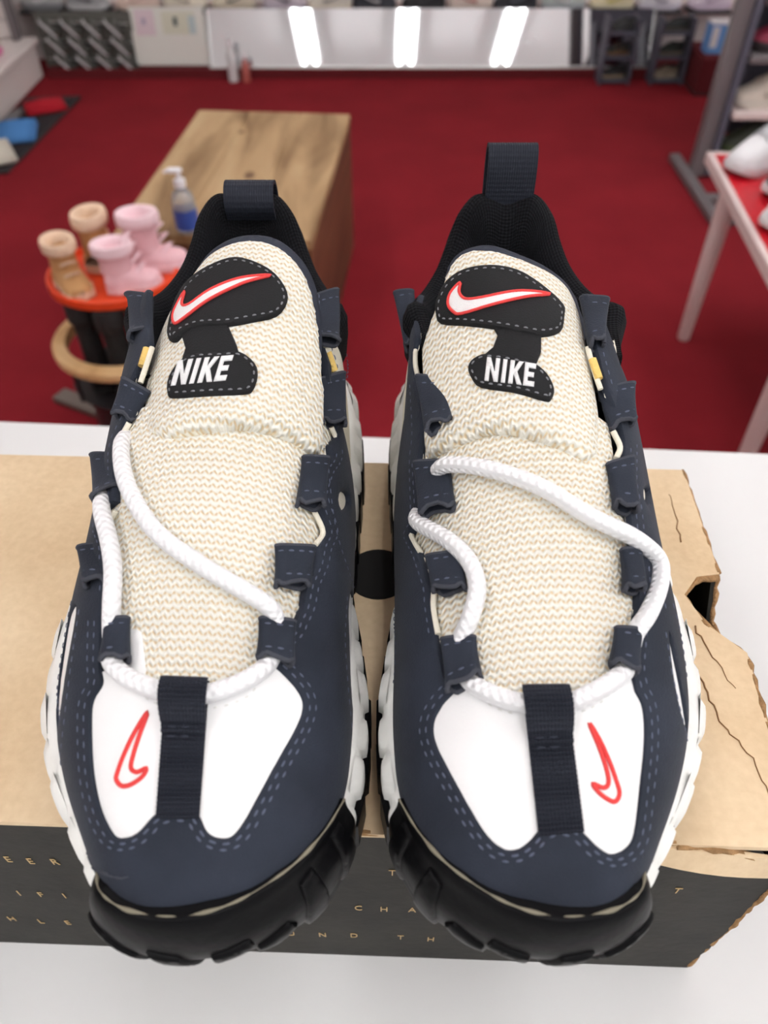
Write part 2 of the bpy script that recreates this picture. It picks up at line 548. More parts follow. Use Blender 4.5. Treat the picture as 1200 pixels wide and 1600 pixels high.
# ------------------------------------------------------------------ the place: floor, walls, counter, ceiling
FLOOR_Z, COUNTER_Z, BOX_H = 0.0, 0.90, 0.162
BOX_TOP = COUNTER_Z + BOX_H

def carpet_material():
    m = mat('red_carpet', srgb(132, 32, 40), .95, spec=.1, bump=.6, bscale=420, var=.10, vscale=3.0)
    return m
M_CARPET = carpet_material()
M_WALLWHITE = mat('white_wall_paint', srgb(226, 222, 220), .6)
M_CEIL = mat('ceiling_paint', srgb(240, 240, 240), .8)
M_COUNTER = mat('white_laminate', srgb(222, 222, 221), .38, spec=.45, var=.015, vscale=6)
M_MIRROR = mat('mirror_glass', srgb(226, 228, 230), .03, metal=1.0)

tag(MB().box((0, 2.2, -.05), (8, 9, .1)).build('floor', M_CARPET), 'red carpeted shop floor', 'floor', kind='structure')
tag(MB().box((0, 4.93, 1.5), (8, .1, 3.0)).build('wall_back', M_WALLWHITE), 'white back wall of the shop', 'wall', kind='structure')
tag(MB().box((-2.75, 2.2, 1.5), (.1, 9, 3.0)).build('wall_left', M_WALLWHITE), 'white side wall behind the white plinth', 'wall', kind='structure')
tag(MB().box((0, 2.2, 3.0), (8, 9, .1)).build('ceiling', M_CEIL), 'pale shop ceiling with tube lights', 'ceiling', kind='structure')
tag(MB().box((-.05, 4.62, .022), (3.5, .16, .044)).build('baseboard_back', mat('dark_red_plinth', srgb(96, 10, 20), .9, bump=.4, bscale=300)), 'dark red plinth under the slanted mirror', 'plinth', kind='structure')

# the tube lights
M_TUBE = mat('fluorescent_tube', (1, 1, 1, 1), .4, emit=TUBE_STRENGTH)
M_FIX = mat('fixture_enamel', srgb(230, 230, 230), .4)
def light_fixture(x, y, label):
    t = empty('ceiling_light', (x, y, 2.78))
    tag(t, label, 'ceiling light', 'twin tube ceiling lights')
    for e in (-.5, .5): MB().tube([(x, y + e, 2.80), (x, y + e, 2.95)], .005, 6).build('hanger', M_FIX, t)
    MB().box((x, y, 2.775), (.24, 1.30, .05), bev=.01).build('housing', M_FIX, t)
    for s in (-1, 1):
        MB().tube([(x + s * .075, y - .6, 2.725), (x + s * .075, y + .6, 2.725)], .016, 10).build('tube', M_TUBE, t)
        for e in (-1, 1):
            MB().box((x + s * .075, y + e * .615, 2.732), (.035, .03, .05)).build('lamp_holder', M_FIX, t)
    return t
for x in (-.91, .26, 1.44, 2.9):
    for y in (-.45, 2.3):
        light_fixture(x, y, 'twin tube ceiling light %s, %s from the left' % ('over the counter' if y < 1 else 'over the wooden bench', {-.91: 'first', .26: 'second', 1.44: 'third', 2.9: 'fourth'}[x]))

# the slanted mirror
MT = math.radians(20.5)
mir = empty('floor_mirror', (0, 4.57, .05))
tag(mir, 'long low mirror leaning back along the wall, reflecting tube lights', 'mirror')
X0, X1 = -.92, 1.41
def mirror_quad(x0, x1, z0, z1, d0, d1):
    pts = []
    for d in (d0, d1):
        for (x, s) in ((x0, z0), (x1, z0), (x1, z1), (x0, z1)):
            pts.append((x, 4.57 + s * math.sin(MT) + d * math.cos(MT), .05 + s * math.cos(MT) - d * math.sin(MT)))
    return MB().add(pts, [(0, 1, 2, 3), (7, 6, 5, 4), (0, 4, 5, 1), (1, 5, 6, 2), (2, 6, 7, 3), (3, 7, 4, 0)])
mirror_quad(X0, X1, 0, .262, 0, .006).build('mirror_pane', M_MIRROR, mir)
M_CHROME = mat('brushed_steel', srgb(190, 190, 188), .3, metal=1.0)
mirror_quad(X0, X1, -.012, .002, -.006, .012).build('frame_rail', M_CHROME, mir)
mirror_quad(X0 - .012, X0, -.012, .262, -.006, .012).build('frame_rail', M_CHROME, mir)
mirror_quad(X1, X1 + .012, -.012, .262, -.006, .012).build('frame_rail', M_CHROME, mir)

# the counter
CYAW = math.radians(-3.7)
ctr = empty('sales_counter', (0, 0, 0))
tag(ctr, 'white laminate sales counter carrying the shoe box', 'counter')
def rot(x, y, a, o): return (o[0] + x * math.cos(a) - y * math.sin(a), o[1] + x * math.sin(a) + y * math.cos(a))
cc = rot(0, -.45, CYAW, (0, .531))
MB().box((cc[0], cc[1], COUNTER_Z - .02), (3.6, .90, .04), rz=CYAW, bev=.004).build('worktop', M_COUNTER, ctr)
cc = rot(0, -.47, CYAW, (0, .531))
MB().box((cc[0], cc[1], (COUNTER_Z - .04) / 2), (3.5, .80, COUNTER_Z - .04), rz=CYAW).build('cabinet_body', mat('counter_body', srgb(214, 214, 214), .5), ctr)

# ------------------------------------------------------------------ the shoe box
def cardboard():
    m = mat('kraft_cardboard', srgb(206, 170, 124), .8, spec=.2, bump=.12, bscale=260)
    nt, b, N, L = nodes_of(m)
    tc = N('TexCoord'); n1 = N('TexNoise'); n1.inputs['Scale'].default_value = 14; n1.inputs['Detail'].default_value = 8
    n2 = N('TexNoise'); n2.inputs['Scale'].default_value = 260; n2.inputs['Detail'].default_value = 4
    L(tc.outputs['Object'], n1.inputs[0]); L(tc.outputs['Object'], n2.inputs[0])
    f = math_node(nt, 'ADD', math_node(nt, 'MULTIPLY', n1.outputs[0], .7), math_node(nt, 'MULTIPLY', n2.outputs[0], .3))
    r = N('ValToRGB'); r.color_ramp.elements[0].position = .33; r.color_ramp.elements[1].position = .68
    r.color_ramp.elements[0].color = srgb(204, 177, 142); r.color_ramp.elements[1].color = srgb(227, 204, 170)
    L(f, r.inputs[0]); L(r.outputs[0], b.inputs['Base Color'])
    return m
def black_print():
    m = mat('black_printed_card', srgb(46, 44, 40), .6, spec=.2, bump=.1, bscale=180)
    nt, b, N, L = nodes_of(m)
    tc = N('TexCoord'); n1 = N('TexNoise'); n1.inputs['Scale'].default_value = 30; n1.inputs['Detail'].default_value = 9; n1.inputs['Roughness'].default_value = .7
    L(tc.outputs['Object'], n1.inputs[0])
    r = N('ValToRGB'); r.color_ramp.elements[0].position = .35; r.color_ramp.elements[1].position = .75
    r.color_ramp.elements[0].color = srgb(32, 31, 28); r.color_ramp.elements[1].color = srgb(52, 50, 44)
    L(n1.outputs[0], r.inputs[0]); L(r.outputs[0], b.inputs['Base Color'])
    return m
M_KRAFT = cardboard(); M_BLACKCARD = black_print()
M_TORN = mat('torn_card_edge', srgb(166, 130, 92), .95, spec=.1, bump=.8, bscale=700, var=.3, vscale=160)
M_GOLD = mat('gold_print', srgb(190, 160, 110), .5)
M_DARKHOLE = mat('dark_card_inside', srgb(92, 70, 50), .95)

BYAW = math.radians(-1.9)
BO = (.158, .1065)                                # front right bottom corner
def bx(x, y, z): return (*rot(x, y, BYAW, BO), COUNTER_Z + z)     # x<0 to the left, y>0 to the back
BL, BD = .395, .204
box = empty('shoe_box', (BO[0] - BL / 2, BO[1] + BD / 2, COUNTER_Z))
tag(box, 'worn kraft and black cardboard shoe box lying under the sneakers', 'shoe box')
def panel(name, pts2, axis, m, th=.003, depth=0.0, parent=None):
    """flat panel from an outline on a face of the box; axis t: top (x,y), f: front (x,z), r: right end (y,z), b, l"""
    def mp(p, d):
        if axis == 't': return bx(p[0], p[1], BOX_H - d)
        if axis == 'f': return bx(p[0], d, p[1])
        if axis == 'b': return bx(p[0], BD - d, p[1])
        if axis == 'r': return bx(-d, p[0], p[1])
        if axis == 'l': return bx(-BL + d, p[0], p[1])
    n = len(pts2)
    v = [mp(p, depth) for p in pts2] + [mp(p, depth + th) for p in pts2]
    f = [tuple(range(n)), tuple(range(2 * n - 1, n - 1, -1))] + [(i, n + i, n + (i + 1) % n, (i + 1) % n) for i in range(n)]
    me = bpy.data.meshes.new(name); me.from_pydata(v, [], f); me.update()
    import bmesh
    bm = bmesh.new(); bm.from_mesh(me); bmesh.ops.recalc_face_normals(bm, faces=bm.faces); bmesh.ops.triangulate(bm, faces=bm.faces); bm.to_mesh(me); bm.free()
    return finish(name, me, m, parent or box)
rj = random.Random(7)
def torn(a, b, n, amp):
    a, b = np.array(a, float), np.array(b, float); out = []
    t = b - a; nn = np.array([-t[1], t[0]]) / np.linalg.norm(t)
    for k in range(1, n):
        out.append(tuple(a + t * k / n + nn * rj.uniform(-amp, amp)))
    return out
# top: tan card with a torn notch at its right end
top_out = [(-BL, 0), (-.006, 0)] + torn((-.006, 0), (-.0, .085), 7, .0015) + [(0, .085), (-.014, .100), (-.020, .117), (-.0115, .128), (0, .130), (0, BD), (-BL, BD)]
panel('top_panel', top_out, 't', M_KRAFT)
front_out = [(-BL, 0), (-.001, 0)] + torn((-.001, 0), (-.001, .118), 10, .0012) + [(-.004, .135), (-.014, .150), (-.03, .1575), (-.05, BOX_H - .003), (-BL, BOX_H - .003)]
panel('front_panel', front_out, 'f', M_BLACKCARD)
panel('back_panel', [(-BL, 0), (0, 0), (0, BOX_H - .003), (-BL, BOX_H - .003)], 'b', M_BLACKCARD)
panel('end_panel', [(.003, 0), (BD - .003, 0), (BD - .003, BOX_H - .003), (.13, BOX_H - .003), (.118, BOX_H - .022), (.095, BOX_H - .018), (.085, BOX_H - .004), (.003, .135)], 'r', M_BLACKCARD)
panel('end_panel', [(.003, 0), (BD - .003, 0), (BD - .003, BOX_H - .003), (.003, BOX_H - .003)], 'l', M_BLACKCARD)
panel('bottom_panel', [(-BL + .003, .003), (-.003, .003), (-.003, BD - .003), (-BL + .003, BD - .003)], 't', M_KRAFT, depth=BOX_H - .003)
# inner wall seen through the tear
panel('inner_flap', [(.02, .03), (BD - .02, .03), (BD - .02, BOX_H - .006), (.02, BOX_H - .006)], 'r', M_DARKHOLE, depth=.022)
# worn brown edges
def worn_edge(name, P, r, seed):
    rr = random.Random(seed)
    Q = resample(np.array(P, float), .004, False)
    rad = np.array([r * rr.uniform(.55, 1.3) for _ in Q])
    v, f, _ = tube_data(Q + np.array([[rr.uniform(-.3, .3) * r for _ in range(3)] for _ in Q]), rad, 6)
    return MB().add(v, f).build(name, M_TORN, box, True)
worn_edge('worn_edge', [bx(-BL, 0.001, BOX_H - .001), bx(-.05, .001, BOX_H - .001)], .0011, 1)
worn_edge('worn_edge', [bx(-.05, .001, BOX_H - .002), bx(-.03, .0, .1575), bx(-.014, .0, .150), bx(-.004, 0, .135), bx(-.001, .0, .118)], .0016, 2)
worn_edge('worn_edge', [bx(-.001, .0, .118), bx(0, .001, .06), bx(-.001, .001, .002)], .0013, 3)
worn_edge('torn_rim', [bx(0, .085, BOX_H - .002), bx(-.014, .100, BOX_H - .002), bx(-.020, .117, BOX_H - .002), bx(-.0115, .128, BOX_H - .002), bx(0, .130, BOX_H - .002)], .0018, 4)
worn_edge('torn_rim', [bx(0, .085, BOX_H - .004), bx(0, .095, BOX_H - .018), bx(0, .118, BOX_H - .022), bx(0, .130, BOX_H - .004)], .0016, 5)
worn_edge('worn_edge', [bx(0, .131, BOX_H - .001), bx(0, BD, BOX_H - .001)], .0012, 6)
worn_edge('worn_edge', [bx(0, .083, BOX_H - .001), bx(-.002, .04, BOX_H - .001), bx(-.006, .001, BOX_H - .001)], .0014, 8)
# a lifted torn flap at the front corner
fl = []
for i in range(9):
    for j in range(5):
        a, b = i / 8, j / 4
        fl.append((-.075 + .073 * a, .0005 - .0015 - .004 * math.sin(math.pi * a) * b, BOX_H - .001 - .012 * b * (.4 + a) - .01 * a * a))
G = np.array([bx(*p) for p in fl]).reshape(9, 5, 3); Nf = np.zeros_like(G); Nf[:, :, 1] = -1
sheet('torn_flap', G, Nf, .0015, M_KRAFT, box)
# creases in the top
def crease(P, r, seed):
    rr = random.Random(seed)
    Q = resample(np.array([bx(x, y, BOX_H + .0002) for x, y in P]), .003, False)
    Q = Q + np.array([[rr.uniform(-.0008, .0008), rr.uniform(-.0008, .0008), 0] for _ in Q])
    v, f, _ = tube_data(Q, np.linspace(r, r * .4, len(Q)), 5)
    MB().add(v, f).build('crease', mat('crease_card', srgb(140, 104, 70), .95), box, True)
crease([(-.024, .072), (-.021, .050), (-.012, .035), (-.010, .006)], .0004, 1)
crease([(-.020, .098), (-.016, .082), (-.010, .066)], .0004, 2)
crease([(-.0135, .150), (-.012, .185)], .0004, 3)
# the finger hole printed between the shoes
ctrh = (-.165, .1245)
mb = MB().lathe((*bx(ctrh[0], ctrh[1], 0)[:2], BOX_TOP - .0015), [(.0155, 0), (.0155, .0019), (.0145, .002)], 32)
mb.build('finger_hole', mat('finger_hole_dark', srgb(18, 17, 16), .9), box)
# gold lettering on the front
def letter(ch, px, py, h, group=None):
    d = ray_dir(px, py)
    # the point of the front face the letter stands on
    nrm = np.array([math.sin(BYAW), -math.cos(BYAW), 0]); p0 = np.array(bx(0, 0, 0))
    t = ((p0 - CAM) @ nrm) / (d @ nrm); p = CAM + d * t
    cu = bpy.data.curves.new('letter', 'FONT'); cu.body = ch; cu.size = h / .72; cu.align_x = 'CENTER'; cu.align_y = 'CENTER'; cu.extrude = .00012
    o = bpy.data.objects.new('tmp', cu); COL.objects.link(o)
    dg = bpy.context.evaluated_depsgraph_get()
    me = bpy.data.meshes.new_from_object(o.evaluated_get(dg))
    bpy.data.objects.remove(o)
    me.transform(Matrix.Translation(Vector(p + nrm * .0003)) @ Matrix.Rotation(BYAW, 4, 'Z') @ Matrix.Diagonal((.62, 1, 1, 1)) @ Matrix.Rotation(math.pi / 2, 4, 'X'))
    finish('letter', me, M_GOLD, box)
for ch, px, py in [('E', 13, 1342), ('E', 48, 1345), ('R', 86, 1346), ('T', 537, 1361), ('T', 613, 1363), ('T', 1058, 1391),
                   ('I', 30, 1395), ('F', 64, 1397), ('I', 101, 1399), ('F', 490, 1415), ('C', 560, 1418), ('H', 600, 1420), ('A', 644, 1421),
                   ('H', 19, 1435), ('L', 64, 1439), ('E', 106, 1441), ('U', 455, 1458), ('N', 504, 1460), ('D', 553, 1461), ('T', 626, 1464), ('H', 673, 1467)]:
    letter(ch, px, py, .0062)

# ------------------------------------------------------------------ the two sneakers
TOE_Y = .063
NU, NV = 200, 180

def build_sneaker(xc, sx, D, label):
    root = empty('sneaker', (xc, TOE_Y + .155, BOX_TOP))
    tag(root, label, 'sneaker', 'pair of sneakers on the box')
    def W(p):                                             # local (toe at y=0, lateral side at -x) -> world
        p = np.asarray(p, float)
        q = p.copy(); q[..., 0] = xc + sx * p[..., 0]; q[..., 1] = TOE_Y + p[..., 1]; q[..., 2] = BOX_TOP + p[..., 2]
        return q
    # ---- body surface
    uu = np.linspace(0, 1, NU); uy = KY[0] + (KY[-1] - KY[0]) * (uu ** 1.25 * .9 + .1 * uu)
    th = np.linspace(0, math.pi, NV)
    LP = np.zeros((NU, NV, 3))
    for i, y in enumerate(uy):
        wl, wr, zt, z0, n = [float(smooth_interp(y, KY, A)) for A in (WL, WR, ZT, Z0, NN)]
        c, s = np.cos(th), np.sin(th)
        w = np.where(c > 0, wl, wr)
        LP[i, :, 0] = -w * np.sign(c) * np.abs(c) ** (2 / n)
        LP[i, :, 1] = y
        LP[i, :, 2] = z0 + (zt - z0) * np.abs(s) ** (2 / n)
    SU, SV = .31, .22
    P = W(LP)
    q = Surf(P, SU, SV)
    if q.N[NU // 2, NV // 2, 2] < 0: q.N = -q.N
    # ---- traces
    inner_px = catmull(D['inner'], 3) if False else np.array(D['inner'], float)
    kt = D['toe_range']                                   # indices of the toe panel stretch, rounded
    toe = catmull(inner_px[kt[0]:kt[1]], 4)
    inner_px = np.vstack([inner_px[:kt[0]], toe, inner_px[kt[1]:]])
    inner = q.trace(inner_px)
    vlo, vhi = .012 * SV, .988 * SV
    last_hi = inner[-1, 1] > SV / 2
    v_end, v_start = (vhi, vlo) if last_hi else (vlo, vhi)
    ue, us = inner[-1, 0], inner[0, 0]
    lerp = lambda a, b, t: a + (b - a) * t
    outer = np.vstack([inner, [[ue + .002, lerp(inner[-1, 1], v_end, .10)], [.74 * SU, lerp(inner[-1, 1], v_end, .11)], [.67 * SU, lerp(inner[-1, 1], v_end, .30)], [.61 * SU, v_end], [.004, v_end], [.002, (v_end + v_start) / 2], [.004, v_start], [.61 * SU, v_start], [.67 * SU, lerp(inner[0, 1], v_start, .30)], [.74 * SU, lerp(inner[0, 1], v_start, .11)], [us + .002, lerp(inner[0, 1], v_start, .10)]]])
    holes = [q.trace(smooth_loop(h, 3)) for h in D['slits']]
    eyelets = []
    for (ex, ey, rx, ry) in D['eyelets']:
        eyelets.append(q.trace([(ex + rx * math.cos(a), ey + ry * math.sin(a)) for a in np.linspace(0, 2 * math.pi, 14, endpoint=False)]))
    drape('suede_overlay', q, outer, holes + eyelets, .0006, .0017, .0042, M_NAVY, root, rnd=.0016)
    for h_ in holes: drape('side_insert', q, h_, [], .0002, .0012, .004, M_LEATHER, root, rnd=.0008)
    # ---- white body under the overlay, open at the throat and the ankle
    throat = np.vstack([inner, [[.30, inner[-1, 1]], [.30, inner[0, 1]]]]) if False else inner
    cyl = np.array([.20, .238, .255, .272, .287, .295, .303, .313]); czl = np.array([.108, .103, .094, .092, .097, .106, .121, .121])
    V = []; F = []; FI = []
    gu = np.linspace(0, 1, NU)[:, None] * SU * np.ones((1, NV)); gv = np.ones((NU, 1)) * np.linspace(0, 1, NV)[None] * SV
    step = 2
    iu = list(range(0, NU, step)); iv = list(range(0, NV, step))
    if iu[-1] != NU - 1: iu.append(NU - 1)
    if iv[-1] != NV - 1: iv.append(NV - 1)
    cells = [(a, b, c, d) for a, b in zip(iu[:-1], iu[1:]) for c, d in zip(iv[:-1], iv[1:])]
    cen_uv = np.array([((gu[a, c] + gu[b, d]) / 2, (gv[a, c] + gv[b, d]) / 2) for a, b, c, d in cells])
    cen = np.array([(LP[a, c] + LP[b, d]) / 2 for a, b, c, d in cells])
    inth = inside(cen_uv, throat)
    toe_end = D['toe_back_u'](q)
    drop = np.zeros(len(cells), bool)
    drop |= inth & (cen_uv[:, 0] > toe_end)
    thr = lambda y: np.where(y > .188, np.interp(y, cyl, czl) - .002, 9.0)
    LQ = LP.copy(); LQ[:, :, 2] = np.minimum(LP[:, :, 2], thr(LP[:, :, 1]))
    zmin = np.array([min(LP[a, c, 2] - thr(LP[a, c, 1]), LP[b, c, 2] - thr(LP[b, c, 1]), LP[a, d, 2] - thr(LP[a, d, 1]), LP[b, d, 2] - thr(LP[b, d, 1])) for a, b, c, d in cells])
    drop |= zmin >= 0
    PQ = W(LQ)
    idx = {}
    def vid(a, c):
        if (a, c) not in idx: idx[(a, c)] = len(V); V.append((a, c))
        return idx[(a, c)]
    for (a, b, c, d), k in zip(cells, drop):
        if not k: F.append((vid(a, c), vid(b, c), vid(b, d), vid(a, d)))
    if sx < 0: F = [tuple(reversed(f)) for f in F]
    pv = np.array([PQ[a, c] for a, c in V]); nv_ = np.array([q.N[a, c] for a, c in V])
    MB().add(pv, F).build('quarter', M_CREAM, root, True)
    keep_in = [f for f in F if np.mean([LP[V[k]][1] for k in f]) > .07]
    MB().add(pv - nv_ * .003, [tuple(reversed(f)) for f in keep_in]).build('inner_lining', M_PATCH, root, True)
    # ---- white toe panel with its two red outlines
    tp = q.trace(D['toe_panel'])
    drape('toe_panel', q, tp, [], .0003, .0009, .005, M_LEATHER, root, rnd=.001)
    st_thin = Stitches()
    for line in D['toe_seams']:
        st_thin.on(q, q.trace(catmull(line, 4)), .0013, length=.0018, gap=.0016, w=.00022, h=.00022)
    st_thin.build('toe_seam_stitching', M_STITCH_WHITE, root)
    sw = q.trace(smooth_loop(D['toe_swoosh'], 4))
    sp = q.ev(resample(sw, .0012), .0013)
    tube_obj('swoosh_outline', np.vstack([sp, sp[:2]]), .00072, M_RED, root, 8)
    # ---- tongue
    cx = lambda y: .002 + .011 * np.clip((y - .12) / .1, 0, 1)
    ys = np.linspace(.045, .20, 90); xs = np.linspace(-.050, .050, 80)
    X, Y = np.meshgrid(xs, ys)
    Z = body_z(X, Y) - .0028 - .006 * np.clip((np.abs(X) - .03) / .02, 0, 1) ** 2
    tl = Surf(W(np.stack([X, Y, Z], 2)), .155, .10)
    if tl.N[40, 40, 2] < 0: tl.N = -tl.N
    drape('tongue', tl, tl.trace(smooth_loop(D['tongue_low'], 3)), [], 0, .0014, .0045, M_KNIT, root, rnd=.002)
    ys = np.linspace(.128, .245, 90); xs = np.linspace(-.055, .055, 90)
    X, Y = np.meshgrid(xs, ys)
    t = (Y - .145) / (.228 - .145)
    Zc = .109 + .034 * t - .004 * t * t + .0015 * np.sin(t * 3)
    Z = Zc - .030 * (np.abs(X) / .038) ** 2.3
    tu = Surf(W(np.stack([X + cx(Y), Y, Z], 2)), .117, .115)
    if tu.N[45, 45, 2] < 0: tu.N = -tu.N
    if 'tongue_tab' in D: drape('tongue_tab', tl, tl.trace(smooth_loop(D['tongue_tab'], 3)), [], .0012, .0008, .003, M_LEATHER, root, rnd=.0008)
    bind = tu.trace(smooth_loop(D['tongue_bind'], 3))
    drape('tongue_binding', tu, bind, [], -.006, .0075, .004, M_BINDING, root, rnd=.005)
    up = tu.trace(smooth_loop(D['tongue_up'], 3))
    pad = drape('tongue_pad', tu, up, [], -.005, .0075, .0026, M_KNIT, root, rnd=.005, edge_h=.45)
    OFF = .0026
    # patch on the tongue
    neck = drape('patch_neck', tu, tu.trace(D['patch_neck']), [], OFF, .0010, .003, M_PATCH, root, rnd=.0008)
    pu = tu.trace(smooth_loop(D['patch_up'], 3)); plo = tu.trace(smooth_loop(D['patch_low'], 3))
    p1 = drape('logo_patch', tu, pu, [], OFF, .0018, .003, M_PATCH, root, rnd=.0014)
    p2 = drape('name_patch', tu, plo, [], OFF, .0018, .003, M_PATCH, root, rnd=.0014)
    st = Stitches()
    for loop, ins in ((D['patch_up'], 7), (D['patch_low'], 6)):
        L = smooth_loop(loop, 3); c = L.mean(0)
        tdir = np.roll(L, -1, 0) - np.roll(L, 1, 0); tdir /= np.linalg.norm(tdir, axis=1)[:, None] + 1e-9
        n2 = np.stack([-tdir[:, 1], tdir[:, 0]], 1)
        area = np.sum(L[:, 0] * np.roll(L[:, 1], -1) - np.roll(L[:, 0], -1) * L[:, 1])
        L = L + n2 * ins * (1 if area > 0 else -1)
        st.on(tu, tu.trace(np.vstack([L, L[:1]])), OFF + .0018, length=.0021, gap=.0013)
    st.build('patch_stitching', M_STITCH_GREY, root)
    sl = smooth_loop(D['swoosh'], 4); so = tu.trace(sl)
    drape('swoosh_fill', tu, so, [], OFF + .0016, .0008, .002, M_WTHREAD, p1, rnd=.0008)
    sp = tu.ev(resample(so, .001), OFF + .0022)
    tube_obj('swoosh_edge', np.vstack([sp, sp[:2]]), .00062, M_RED, p1, 8)
    TLc, TRc, BRc, BLc = [np.array(c, float) for c in D['name_box']]
    wd_ = [1.0, .52, 1.0, .92]; gap = .13; tot = sum(wd_) + gap * 3; x = 0
    for ch, w_ in zip('NIKE', wd_):
        for loop in LETTERS[ch]:
            pts = []
            for (a, b) in loop:
                u_ = (x + a * w_) / tot
                pts.append((BLc * (1 - u_) + BRc * u_) * (1 - b) + (TLc * (1 - u_) + TRc * u_) * b)
            drape('letter', tu, tu.trace(resample(pts, 4)), [], OFF + .0017, .0007, .002, M_WTHREAD, p2, rnd=.0006)
        x += w_ + gap
    # ---- lace loops: arched tabs of nubuck, open at both ends
    stt = Stitches()
    for (c, arch) in D['tabs']:
        TL, TR, BR, BLq = [np.array(k, float) for k in c]
        na, nb = 7, 22
        cpx = (TL + TR + BR + BLq) / 4
        uv_c = q.uv_of(*cpx); cpt = q.ev(uv_c, .0036)[0]; nq = q.ev(uv_c, 1.0)[0] - q.ev(uv_c, 0)[0]
        toc = CAM - cpt; toc /= np.linalg.norm(toc)
        ax = q.ev(q.uv_of(*((BR + BLq) / 2)), 0)[0] - q.ev(q.uv_of(*((TL + TR) / 2)), 0)[0]; ax /= np.linalg.norm(ax) + 1e-12
        ax = ax - nq * (ax @ nq); ax /= np.linalg.norm(ax) + 1e-12
        tp_ = toc - ax * (toc @ ax); kk = .4
        while True:
            npl = nq + kk * tp_ - .14 * ax; npl /= np.linalg.norm(npl)
            if npl @ toc > .70 or kk > 4: break
            kk += .2
        if inside(np.array([cpx]), np.array(D['tongue_up'], float))[0]:
            p2_ = tu.ev(tu.uv_of(*cpx), .0030)[0]
            if (p2_ - cpt) @ npl > 0: cpt = p2_
        def onplane(p_):
            d_ = ray_dir(*p_); return CAM + d_ * (((cpt - CAM) @ npl) / (d_ @ npl))
        ring_o = np.zeros((na, nb, 3)); ring_n = np.zeros((na, nb, 3))
        for i, a in enumerate(np.linspace(0, 1, na)):
            l_, r_ = onplane(TL * (1 - a) + BLq * a), onplane(TR * (1 - a) + BR * a)
            wl_ = np.linalg.norm(r_ - l_)
            if wl_ > .019: l_, r_ = (l_ + r_) / 2 + (l_ - r_) / 2 * .019 / wl_, (l_ + r_) / 2 + (r_ - l_) / 2 * .019 / wl_
            m0_ = (l_ + r_) / 2 - cpt; dm_ = np.linalg.norm(m0_)
            if dm_ > .0165: l_, r_ = l_ - m0_ * (1 - .0165 / dm_), r_ - m0_ * (1 - .0165 / dm_)
            c_ = (l_ + r_) / 2; hw = (r_ - l_) / 2 * (1.0 - .05 * math.sin(math.pi * a)); hz = min(.0031, 1.25 * arch) * (.60 + .62 * a ** 1.4)
            for j in range(nb):
                f_ = 2 * math.pi * j / nb
                cs, sn = math.cos(f_), math.sin(f_)
                ex = np.sign(cs) * abs(cs) ** .62; ez = np.sign(sn) * abs(sn) ** .8
                wob = 1 + .05 * math.sin(3 * f_ + 7 * a + cpx[0])
                ring_o[i, j] = c_ + hw * ex + npl * (hz * ez * wob)
                nn_ = hw / np.linalg.norm(hw) * cs / np.linalg.norm(hw) * hz + npl * sn
                ring_n[i, j] = nn_ / (np.linalg.norm(nn_) + 1e-12)
        # ragged lower cut
        dn = ring_o[-1].mean(0) - ring_o[-2].mean(0)
        for j in range(nb): ring_o[-1, j] += dn * .35 * math.sin(5.1 * j + cpx[1])
        ring_i = ring_o - ring_n * .0014
        vs = np.vstack([ring_o.reshape(-1, 3), ring_i.reshape(-1, 3)]); K = na * nb; fs = []
        for i in range(na - 1):
            for j in range(nb):
                j2 = (j + 1) % nb
                fs.append((i * nb + j, i * nb + j2, (i + 1) * nb + j2, (i + 1) * nb + j))
                fs.append((K + i * nb + j, K + (i + 1) * nb + j, K + (i + 1) * nb + j2, K + i * nb + j2))
        n_t = np.cross(vs[1] - vs[0], vs[nb] - vs[0])
        if n_t @ ring_n[0, 0] < 0: fs = [tuple(reversed(f)) for f in fs]
        tab = MB().add(vs, fs).build('lace_loop', M_NAVY, root, True, 60)
        for i_ in (0, na - 1):
            e = (ring_o[i_] + ring_i[i_]) / 2; e = np.vstack([e, e[:1]])
            tube_obj('raw_edge', e, .0009, M_NAVY_IN, tab, 6)
        up_ = [j for j in range(nb) if math.sin(2 * math.pi * j / nb) > .12]
        for a in (.16, .80):
            r = a * (na - 1); i0 = int(r); f_ = r - i0
            ln = ring_o[i0] * (1 - f_) + ring_o[i0 + 1] * f_; nl = ring_n[i0]
            lnr = resample(ln[up_], .001, False)
            stt.line(lnr, np.repeat(npl[None], len(lnr), 0))
    # stitched seams along the overlay's edge
    for rng, offs in D['seams']:
        for o_ in offs:
            L = px_offset(resample(inner_px[rng[0]:rng[1]], 5, False), o_)
            stt.on(q, q.trace(L), .0022)
    for line in D['extra_seams']:
        stt.on(q, q.trace(catmull(line, 5)), .0022)
    stt.build('overlay_stitching', M_STITCH, root)
    # cut edge showing the aged foam
    for line in D['foam']:
        L = q.ev(q.trace(catmull(line, 5)), .0008)
        tube_obj('foam_edge', L, .0011, M_CREAM, root, 8)
    for line in D['foam_yellow']:
        L = q.ev(q.trace(catmull(line, 5)), .0014)
        tube_obj('aged_foam', L, .0016, M_FOAM, root, 8)
    for line in D.get('scuffs', []):
        L = q.ev(resample(q.trace(catmull(line, 5)), .0008, False), .0023)
        rr_ = random.Random(3); tube_obj('scuff', L, np.array([.0003 * rr_.uniform(.3, 1.6) for _ in L]), M_NAVY_IN, root, 5)
    # ---- laces
    for pts, offs in D['laces']:
        uv_ = q.trace([p[:2] for p in pts]); o_ = np.array([p[2] if len(p) > 2 else offs for p in pts])
        C = catmull(q.ev(uv_, o_), 10)
        tube_obj('lace', C, .0031, M_LACE, root, 14)
    # ---- toe webbing and its loop
    TLw, TRw, BRw, BLw = [np.array(k, float) for k in D['webbing']]
